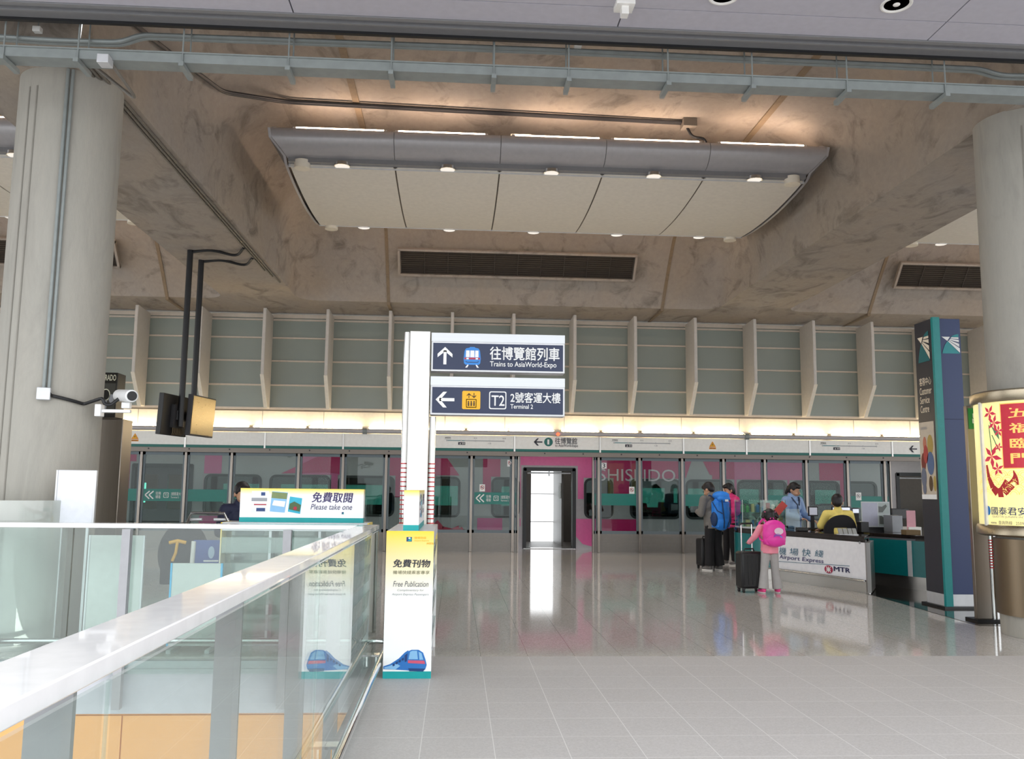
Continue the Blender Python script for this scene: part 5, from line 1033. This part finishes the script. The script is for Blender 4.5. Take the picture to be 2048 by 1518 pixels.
def person(label, loc, rz, h, P):
    """h: standing height; joints in units of h, facing -y, the person's left at +x"""
    t = thing('person', label, 'person', loc, rz); S_ = lambda v: Vector(v)*h
    ch = P.get('child', 1.); hs = P.get('hs', 1.)*h; lean = P.get('lean', 0.); dz = P.get('dz', 0.)
    def B(v): v = Vector(v); return Vector((v.x, v.y-lean*max(0, v.z-.52), v.z+dz))*h
    b = MB(); w = P.get('w', 1.)
    # trunk and neck
    b.ell(B((0, .005, .535)), (.085*h*w, .06*h, .065*h)); b.ell(B((0, 0, .63)), (.075*h*w, .052*h, .09*h)); b.ell(B((0, .002, .735)), (.09*h*w, .06*h, .095*h))
    b.cap(B((-.088*w, .005, .805)), .034*h, B((.088*w, .005, .805)), .034*h); nk = B((0, .004, .865)); b.cap(B((0, .01, .80)), .034*h, nk, .030*h)
    hp, hy = P.get('head', (.3, 0.)); H = Matrix.Translation(nk) @ Matrix.Rotation(hy, 4, 'Z') @ Matrix.Rotation(hp, 4, 'X'); Rh = H.to_3x3(); T = lambda v: H @ (Vector(v)*hs)
    b.ell(T((0, .010, .074)), (.052*hs, .063*hs, .064*hs), Rh, 20, 14); b.ell(T((0, -.016, .040)), (.043*hs, .048*hs, .05*hs), Rh, 18, 12); b.ell(T((0, -.045, .018)), (.02*hs, .018*hs, .014*hs), Rh)
    b.cap(T((0, -.062, .062)), .006*hs, T((0, -.074, .045)), .010*hs, 8)
    for sx in (-1, 1): b.ell(T((sx*.053, .008, .048)), (.007*hs, .014*hs, .02*hs), Rh); b.ell(T((sx*.026, -.05, .034)), (.016*hs, .012*hs, .014*hs), Rh)
    arms = {}
    for sd, sx in (('L', 1), ('R', -1)):
        sh = B((sx*.108*w, .008, .80)); el, wr = [B(v) for v in P['arm'+sd][:2]]; arms[sd] = (sh, el, wr)
        b.cap(sh, .031*h, el, .023*h); b.cap(el, .023*h, wr, .016*h)
        dd = Vector(P['arm'+sd][2]) if len(P['arm'+sd]) > 2 else (wr-el); uu = Vector(P['arm'+sd][3]) if len(P['arm'+sd]) > 3 else V(0, -.2, 1)
        hand(b, wr, dd, uu, P.get('hand', .95*h/1.65), P.get('curl', .7), sx)
    legs = {}
    for sd, sx in (('L', 1), ('R', -1)):
        hi = B((sx*.05, .005, .51)); kn, an = [Vector(v)*h for v in P['leg'+sd]]; legs[sd] = (hi, kn, an)
        b.cap(hi, .05*h, kn, .034*h); b.cap(kn, .034*h, an, .022*h)
    skinned(b, 'body', m_skin, t, .0062*h/1.6+.001, 4)
    # face details
    for sx in (-1, 1):
        MB().ell(T((sx*.021, -.0605, .062)), (.0085*hs, .004*hs, .0038*hs), Rh, 10, 8).build('eye', m_eye, t, True); MB().ell(T((sx*.022, -.0595, .076)), (.013*hs, .004*hs, .0028*hs), Rh, 10, 8).build('eyebrow', m_hair, t, True)
    MB().ell(T((0, -.0635, .022)), (.015*hs, .005*hs, .0045*hs), Rh, 10, 8).build('mouth', m_lip, t, True)
    # hair
    b = MB(); b.ell(T((0, .018, .086)), (.058*hs, .066*hs, .060*hs), Rh, 20, 14); b.ell(T((0, .040, .06)), (.053*hs, .042*hs, .058*hs), Rh, 18, 12); b.ell(T((0, -.026, .113)), (.042*hs, .034*hs, .026*hs), Rh)
    for sx in (-1, 1): b.ell(T((sx*.047, .004, .078)), (.012*hs, .026*hs, .026*hs), Rh)
    for q in P.get('hair', ()): b.cap(T(q[0]), q[1]*hs, T(q[2]), q[3]*hs)
    skinned(b, 'hair', m_hair, t, .006*h/1.6, 3)
    for q in P.get('hairtie', ()): MB().ell(T(q), (.012*hs, .012*hs, .008*hs), Rh).build('hair_tie', mat('hair_tie_pink', 'e05a8a', .4), t, True)
    # upper garment
    g = P['top']; b = MB(); e = g.get('e', .014)*h; hem = g.get('hem', .50)
    if g.get('puffy'):
        n = 8
        for k in range(n):
            z = hem+.01+(.80-hem)*k/(n-1); ww = (.10-.018*math.sin(PI*min(1, max(0, (z-.5)/.25))))*w; b.ell(B((0, 0, z)), (ww*h+e*.6, .07*h+e*.5, (.80-hem)/(n-1)*h*.72), None, 24, 10)
    else:
        b.ell(B((0, .004, hem+.05)), (.09*h*w+e, .062*h+e, .075*h)); b.ell(B((0, 0, .63)), (.079*h*w+e, .054*h+e, .10*h)); b.ell(B((0, .002, .735)), (.092*h*w+e, .062*h+e, .095*h)); b.cyl(B((0, .004, hem)), B((0, .002, .66)), .082*h*w+e, 24, .08*h*w+e*.8)
    b.cap(B((-.086*w, .005, .80)), .036*h+e*.7, B((.086*w, .005, .80)), .036*h+e*.7); b.cap(B((0, .012, .80)), .036*h+e*.6, B((0, .012, .842)), .034*h+e*(.9 if g.get('collar', 1) else .2))
    if g.get('hood'): b.ell(B((0, .055, .835)), (.07*h, .045*h, .04*h))
    for sd in 'LR':
        sh, el, wr = arms[sd]; f = g.get('sleeve', 1.); bulge = e
        if f >= 1:
            b.cap(sh, .033*h+e*.8, el, .026*h+e*.8); wq = el.lerp(wr, .93); b.cap(el, .026*h+e*.8, wq, .019*h+e*.7)
            if g.get('puffy'):
                for k in range(3): b.ell(sh.lerp(el, .25+.3*k), .033*h+e*1.3-.002*k); b.ell(el.lerp(wq, .2+.3*k), .027*h+e*1.1)
        else: b.cap(sh, .033*h+e*.9, sh.lerp(el, f*1.7), .03*h+e)
    top = skinned(b, g['name'], g['m'], t, .0085*h/1.6, 4)
    for nm, pts, r, mm in g.get('extra', ()): MB().tube([B(p) for p in pts], r*h, 8).build(nm, mm, top, True)
    # trousers and shoes
    q = P['low']; b = MB(); e = q.get('e', .012)*h; fl = q.get('flare', 0.)*h
    b.ell(B((0, .005, .525)), (.09*h*w+e*.5, .066*h+e*.4, .05*h))
    for sd in 'LR':
        hi, kn, an = legs[sd]; b.cap(hi, .054*h+e*.4, kn, .037*h+e*.7); aq = kn.lerp(an, .95); b.cyl(kn, aq, .037*h+e*.7, 16, .026*h+e+fl); b.ell(kn, .037*h+e*.7)
    skinned(b, q['name'], q['m'], t, .009*h/1.6, 4)
    for sd, sx in (('L', 1), ('R', -1)):
        hi, kn, an = legs[sd]; fd = Matrix.Rotation(P.get('toe'+sd, sx*.2), 3, 'Z'); k = P.get('foot', 1.)*h; gz = an.z-.042*h if P.get('dz') else 0
        b = MB(); b.ell(V(an.x, an.y, gz+.040*h)+fd @ V(0, .005*k, 0), (.027*k, .03*k, .03*k)); b.ell(V(an.x, an.y, gz+.026*h)+fd @ V(0, -.045*k, 0), (.028*k, .062*k, .020*k), fd)
        sho = skinned(b, 'shoe', P['shoe'], t, .007*h/1.6, 2)
        b = MB(); ring = [V(an.x, an.y, 0)+fd @ V(.029*k*math.cos(a)*(1 if math.sin(a) > 0 else 1), -.036*k-.073*k*math.sin(a)*1., 0) for a in [2*PI*i/20 for i in range(20)]]
        b.loft([[p+V(0, 0, gz+.002) for p in ring], [p+V(0, 0, gz+.014*h) for p in ring]]); b.build('sole', m_sole, sho, True)
    return t
def pack(label, cat, name, loc, rz, w, d, h, mm, lid=True, pockets=2, straps=None, art=None, sb=(.012, .55)):
    """rucksack, back toward -y in its own frame (wearer faces -y), hanging from loc = top of the back panel"""
    t = thing(name, label, cat, loc, rz); b = MB()
    b.ell((0, d*.5, -h*.55), (w*.5, d*.5, h*.46), None, 24, 16); b.ell((0, d*.5, -h*.78), (w*.47, d*.52, h*.24), None, 24, 14); b.ell((0, d*.45, -h*.3), (w*.46, d*.45, h*.28), None, 24, 14); b.box(-w*.4, w*.4, d*.05, d*.8, -h*.93, -h*.2)
    bag = skinned(b, 'bag', mm, t, .010, 6)
    return t, bag
m_grey = mat('grey_hoodie', '77736f', .9, noise=(40, .12), bump=.2); m_blk = mat('black_trousers', '1b191c', .85); m_pinkj = mat('pink_puffer', 'e0367f', .5, noise=(20, .15)); m_lblue = mat('light_blue_jacket', '8ba6cf', .6); m_yshirt = mat('yellow_shirt', 'fbe07c', .7); m_pinkc = mat('girl_pink', 'f79aac', .7); m_gp = mat('grey_leggings', 'b3b0af', .85)
m_jacknavy = mat('navy_jacket', '20243f', .7)
pm = az(1428, 1141, 0)
man = person('person in grey hooded jacket and black trousers wearing a blue rucksack, head bowed', (pm.x, pm.y, 0), math.radians(205), 1.66, dict(head=(.62, .25), lean=.10, w=1.08,
    armL=((.15, -.02, .64), (.07, -.17, .66), (-.7, -.6, .1)), armR=((-.16, .0, .64), (-.06, -.17, .67), (.6, -.7, .1)), legL=((.055, -.01, .28), (.062, .0, .042)), legR=((-.06, -.005, .28), (-.075, .02, .042)),
    top=dict(name='hooded_jacket', m=m_grey, e=.020, hem=.47, hood=True), low=dict(name='trousers', m=m_blk, e=.022, flare=.006), shoe=mat('grey_shoe', '6f6c6a', .7)))
pw_ = az(1462, 1130, 0)
wom = person('person in pink quilted jacket and black trousers, in profile beside the glass case', (pw_.x+.0, pw_.y, 0), math.radians(-62), 1.64, dict(head=(.28, -.12), lean=.04, w=.98,
    armL=((.14, -.03, .65), (.04, -.15, .64), (-.8, -.4, .1)), armR=((-.14, -.02, .65), (-.02, -.17, .62), (.6, -.6, .05)), legL=((.05, -.01, .28), (.05, .01, .042)), legR=((-.05, -.01, .28), (-.06, -.02, .042)),
    hair=(((0, .06, .075), .03, (0, .085, .04), .026), ((0, .085, .04), .026, (0, .08, -.05), .014)),
    top=dict(name='quilted_jacket', m=m_pinkj, e=.024, hem=.47, puffy=True, hood=True, extra=(('strap', [(.075, -.092, .76), (.08, -.10, .68), (.085, -.09, .6)], .008, black), ('strap', [(-.075, -.092, .76), (-.08, -.10, .68), (-.085, -.09, .6)], .008, black))), low=dict(name='leggings', m=m_blk, e=.008), shoe=mat('grey_shoe', '6f6c6a', .7)))
pg = az(1541, 1186, 0)
girl = person('small girl in pink top and grey trousers with pink shoes, seen from behind', (pg.x, pg.y, 0), math.radians(184), 1.19, dict(head=(.12, -.1), hs=1.22, lean=-.02, w=1.12, hand=.62, foot=1.12, curl=1.1,
    armL=((.17, -.03, .70), (.215, -.13, .61), (-.1, -.9, .15)), armR=((-.165, .0, .68), (-.13, .115, .70), (.55, .45, .3)), legL=((.075, -.005, .27), (.095, .01, .042)), legR=((-.07, -.005, .27), (-.10, .0, .042)),
    hair=(((-.05, .03, .10), .026, (-.075, .045, .06), .02), ((.05, .03, .10), .026, (.075, .045, .06), .02)), hairtie=((.052, .045, .105), (-.052, .045, .105)),
    top=dict(name='pink_top', m=m_pinkc, e=.016, hem=.49), low=dict(name='grey_trousers', m=m_gp, e=.018, flare=.022), shoe=mat('neon_pink_shoe', 'ff4f98', .5)))
clerk = person('person in light blue jacket with tied-back dark hair standing behind the counter, looking down', (6.42, 16.55, 0), math.radians(28), 1.66, dict(head=(.42, .25), lean=.06, w=1.0,
    armL=((.15, -.03, .64), (.13, -.17, .585), (.2, -.8, -.35)), armR=((-.15, -.02, .64), (-.06, -.17, .60), (.5, -.8, -.1)), legL=((.05, -.01, .28), (.05, .0, .042)), legR=((-.05, -.01, .28), (-.05, .0, .042)),
    hair=(((-.01, .065, .065), .028, (-.015, .075, -.01), .016),),
    top=dict(name='blue_jacket', m=m_lblue, e=.022, hem=.49, extra=(('collar', [(-.06, -.03, .835), (-.045, -.055, .80), (-.012, -.078, .75), (0, -.088, .66), (0, -.09, .55)], .009, mat('jacket_lining', '3e4a63', .6)), ('collar', [(.06, -.03, .835), (.045, -.055, .80), (.012, -.078, .75)], .012, mat('jacket_lining', '3e4a63', .6)))), low=dict(name='trousers', m=m_blk, e=.012), shoe=mat('grey_shoe', '6f6c6a', .7)))
sk_loc = V(6.47, 14.62, .36)
staff = person('person in yellow shirt seated with back turned on a black office chair inside the desk', (sk_loc.x, sk_loc.y, 0), math.radians(176), 1.64, dict(head=(.15, -.35), lean=.05, w=1.1, dz=-.115,
    armL=((.17, -.05, .66), (.13, -.20, .635), (-.1, -.9, -.1)), armR=((-.17, -.05, .66), (-.14, -.21, .635), (.1, -.9, -.1)), legL=((.06, -.24, .395), (.06, -.23, .16)), legR=((-.06, -.24, .395), (-.06, -.23, .16)),
    top=dict(name='yellow_shirt', m=m_yshirt, e=.012, hem=.51, sleeve=.5), low=dict(name='trousers', m=m_blk, e=.012), shoe=black))
hid = person('person with dark hair and navy jacket mostly hidden behind the Please take one sign', (at(481, 1000, 10.3).x, 10.3, 0), math.radians(30), 1.53, dict(head=(.35, .1), lean=.05, w=1.0,
    armL=((.15, -.02, .64), (.08, -.15, .60)), armR=((-.15, -.02, .64), (-.08, -.15, .60)), legL=((.05, -.01, .28), (.05, .0, .042)), legR=((-.05, -.01, .28), (-.05, .0, .042)),
    top=dict(name='navy_jacket', m=m_jacknavy, e=.018, hem=.48), low=dict(name='trousers', m=m_blk, e=.012), shoe=mat('grey_shoe', '6f6c6a', .7)))
# ------------------------------------------------------------------ office chair
t = thing('office_chair', 'black office chair with rounded backrest inside the service desk', 'chair', (sk_loc.x, sk_loc.y, 0), math.radians(176))
m_ch = mat('chair_fabric', '1e1c20', .8)
b = MB(); pts = []
for i in range(24):
    a = PI*i/23; pts.append((.27*math.cos(a)*(1.06), .72+.40*math.sin(a)**.7))
pts = [(x, z) for x, z in pts]+[(-.25, .60), (.25, .60)]
b.loft([[V(x, .17-.12*(x/.27)**2, z) for x, z in pts], [V(x, .22-.12*(x/.27)**2, z) for x, z in pts]]); b.build('backrest', m_ch, t, True, bev=.012)
b = MB(); b.ell((0, -.06, .60), (.25, .25, .05), None, 24, 10); b.build('seat', m_ch, t, True)
b = MB(); b.cyl((0, -.05, .1), (0, -.05, .56), .03); b.box(-.03, .03, .0, .19, .53, .56); b.box(-.03, .03, .20, .225, .53, .75); b.build('column', black, t, True)
b = MB()
for k in range(5): a = 2*PI*k/5; b.tube([(0, -.05, .1), (.28*math.cos(a), -.05+.28*math.sin(a), .07)], .022)
b.build('base', black, t, True)
for k in range(5): a = 2*PI*k/5; MB().ell((.28*math.cos(a), -.05+.28*math.sin(a), .03), .03).build('castor', black, t, True)
# ------------------------------------------------------------------ rucksacks
m_bb = mat('rucksack_blue', '2a86ea', .6, noise=(18, .2)); m_bd = mat('rucksack_navy', '14335f', .6)
def onback(px_, rz, h, z, back): o = V(0, back, z*h); return Vector(px_)+Matrix.Rotation(rz, 3, 'Z') @ o
rz = math.radians(205); L0 = onback(man.location, rz, 1.66, .86, .10)
t, bag = pack('large blue hiking rucksack with navy straps on the back of the grey-jacketed person', 'rucksack', 'rucksack', L0, rz, .36, .26, .66, m_bb)
b = MB(); b.ell((0, .13, -.02), (.17, .15, .085), None, 22, 12); b.ell((0, .2, -.08), (.15, .09, .07)); skinned(b, 'lid', m_bb, t, .01, 4)
for sx in (-1, 1): b = MB(); b.ell((sx*.17, .12, -.46), (.05, .085, .14)); skinned(b, 'side_pocket', m_bd, t, .01, 3)
for sx in (-1, 1): MB().tube([(sx*.10, .265, -.10), (sx*.09, .285, -.3), (sx*.06, .28, -.5), (sx*.04, .24, -.62)], .011).build('compression_strap', m_bd, t, True); MB().tube([(sx*.19, .1, -.14), (sx*.16, .2, -.3), (sx*.09, .285, -.36)], .009).build('compression_strap', m_bd, t, True)
for sx in (-1, 1): MB().tube([(sx*.09, .02, -.06), (sx*.10, -.06, -.02), (sx*.105, -.17, -.06), (sx*.115, -.20, -.2), (sx*.13, -.13, -.38), (sx*.13, .02, -.46)], .017).build('shoulder_strap', m_bd, t, True)
MB().box(-.04, .04, .28, .286, -.13, -.09).build('badge', whiteink, t, True)
rz = math.radians(184); L0 = onback(girl.location, rz, 1.19, .915, .088); m_pb = mat('bright_pink_bag', 'f23fae', .45)
t, bag = pack('bright pink school bag with lilac and white oval patch on the small girl', 'school bag', 'school_bag', L0, rz, .36, .20, .40, m_pb)
b = MB(); b.ell((0, .15, -.30), (.15, .08, .10)); skinned(b, 'front_pocket', m_pb, t, .009, 3)
ofn = lambda u, v, l=0.: V(-u, .212-.35*u*u-.25*(v+.2)**2+l, v)
A = Art(ofn, .002); A.oval(.02, -.17, .07, .05, mat('patch_white', 'f6d9ea', .5)); A.oval(.0, -.25, .06, .045, mat('patch_lilac', '9a4fb8', .5)); A.oval(.05, -.26, .022, .02, mat('patch_blue', '6f9ae0', .5), 2); A.build('patch', bag, True)
for sx in (-1, 1): MB().tube([(sx*.09, .01, -.04), (sx*.10, -.05, .0), (sx*.11, -.16, -.06), (sx*.14, -.17, -.18), (sx*.15, -.06, -.30), (sx*.14, .03, -.33)], .015).build('shoulder_strap', m_pb if sx > 0 else black, t, True)
MB().tube([(-.03, .03, .0), (0, .02, .035), (.03, .03, .0)], .008).build('grab_loop', m_pb, t, True)
# ------------------------------------------------------------------ suitcases
def suitcase(label, loc, rz, w, d, h, handle):
    t = thing('suitcase', label, 'suitcase', loc, rz); ms = mat('suitcase_black', '141417', .45)
    b = MB(); b.box(-w/2, w/2, -d/2, d/2, .06, h); sh = b.build('shell', ms, t, True, bev=.035)
    for k in range(5): x = -w*.36+w*.18*k; MB().box(x-.012, x+.012, -d/2-.006, d/2+.006, .12, h-.06).build('rib', ms, sh, True, bev=.004)
    for sx in (-1, 1):
        for sy in (-1, 1): b = MB(); b.cyl((sx*w*.38-.012, sy*d*.34, .027), (sx*w*.38+.012, sy*d*.34, .027), .027, 16); wl = b.build('wheel', black, t, True); b = MB(); b.box(sx*w*.38-.02, sx*w*.38+.02, sy*d*.34-.02, sy*d*.34+.02, .045, .075); b.build('wheel_fork', dgrey, wl, True)
    MB().tube([(-.08, 0, h), (-.07, 0, h+.035), (.07, 0, h+.035), (.08, 0, h)], .011).build('top_grip', black, t, True)
    if handle:
        for sx in (-1, 1): b = MB(); b.cyl((sx*.085, d*.3, h-.02), (sx*.085, d*.3, h+handle), .009, 10); b.build('telescopic_rod', chrome, t, True)
        MB().tube([(-.10, d*.3, h+handle-.015), (-.085, d*.3, h+handle+.01), (.085, d*.3, h+handle+.01), (.10, d*.3, h+handle-.015)], .014).build('pull_handle', black, t, True)
    return t
ps_ = az(1500, 1170, 0); suitcase('black ribbed suitcase with raised silver handle held by the small girl', (pg.x-.27, pg.y+.12, 0), .12, .36, .24, .60, .40)
ps_ = az(1411, 1136, 0); suitcase('black suitcase half hidden behind the legs of the grey-jacketed person', (ps_.x-.02, pm.y+.38, 0), .3, .34, .24, .58, 0)
# ------------------------------------------------------------------ luggage trolley with a bag
tx = at(400, 1100, 9.35).x
t = thing('luggage_trolley', 'steel luggage trolley with blue advert panel behind the far glass balustrade', 'trolley', (tx, 9.35, 0), .12)
b = MB()
for sx in (-1, 1): b.tube([(sx*.26, -.45, .12), (sx*.26, .35, .12), (sx*.27, .45, .5), (sx*.26, .5, 1.0), (sx*.2, .44, 1.13), (sx*.06, .42, 1.13)], .018)
for y in (-.44, -.1, .3): b.tube([(-.26, y, .12), (.26, y, .12)], .015)
b.tube([(-.27, .47, .6), (.27, .47, .6)], .015); b.build('frame', alu, t, True)
b = MB(); b.tube([(-.22, .45, 1.08), (-.17, .38, 1.2), (.17, .38, 1.2), (.22, .45, 1.08)], .016); b.build('handle', chrome, t, True)
pn = MB().box(.0, .34, -.40, -.385, .62, .96).build('advert_panel', mat('advert_blue', '33509e', .35), t, True); A = Art(flat((.0, -.40, .62), (1, 0, 0), (0, 0, 1)), .002); A.oval(.17, .22, .03, .06, mat('advert_pale', 'a9c1dc', .4)); A.rect(.1, .13, .24, .145, whiteink); A.rect(.05, .09, .3, .105, whiteink); A.rect(.05, .05, .3, .065, whiteink); A.build('artwork', pn, True)
b = MB(); b.tube([(-.02, -.42, .12), (.0, -.40, .95)], .022); b.build('front_post', white, t, True)
for sx in (-1, 1):
    for y in (-.4, .33): MB().cyl((sx*.26-.02, y, .06), (sx*.26+.02, y, .06), .06, 16).build('wheel', black, t, True)
b = MB(); b.ell((0, 0, 0), (.25, .2, .32), None, 24, 16); b.box(-.19, .19, -.15, .15, -.3, .18); 
t = thing('travel_bag', 'black travel bag with yellow ribbon standing on the luggage trolley', 'bag', (tx-.17, 9.36, .80), .1); skinned(b, 'bag', mat('bag_black', '1f2126', .75), t, .014, 6)
MB().tube([(-.1, -.205, .12), (-.02, -.215, .14), (.06, -.2, .12)], .018).build('ribbon', mat('ribbon_yellow', 'f0b429', .6), t, True); MB().tube([(-.02, -.215, .13), (-.03, -.225, .02), (-.06, -.215, -.06)], .015).build('ribbon_tail', mat('ribbon_yellow', 'f0b429', .6), t, True)
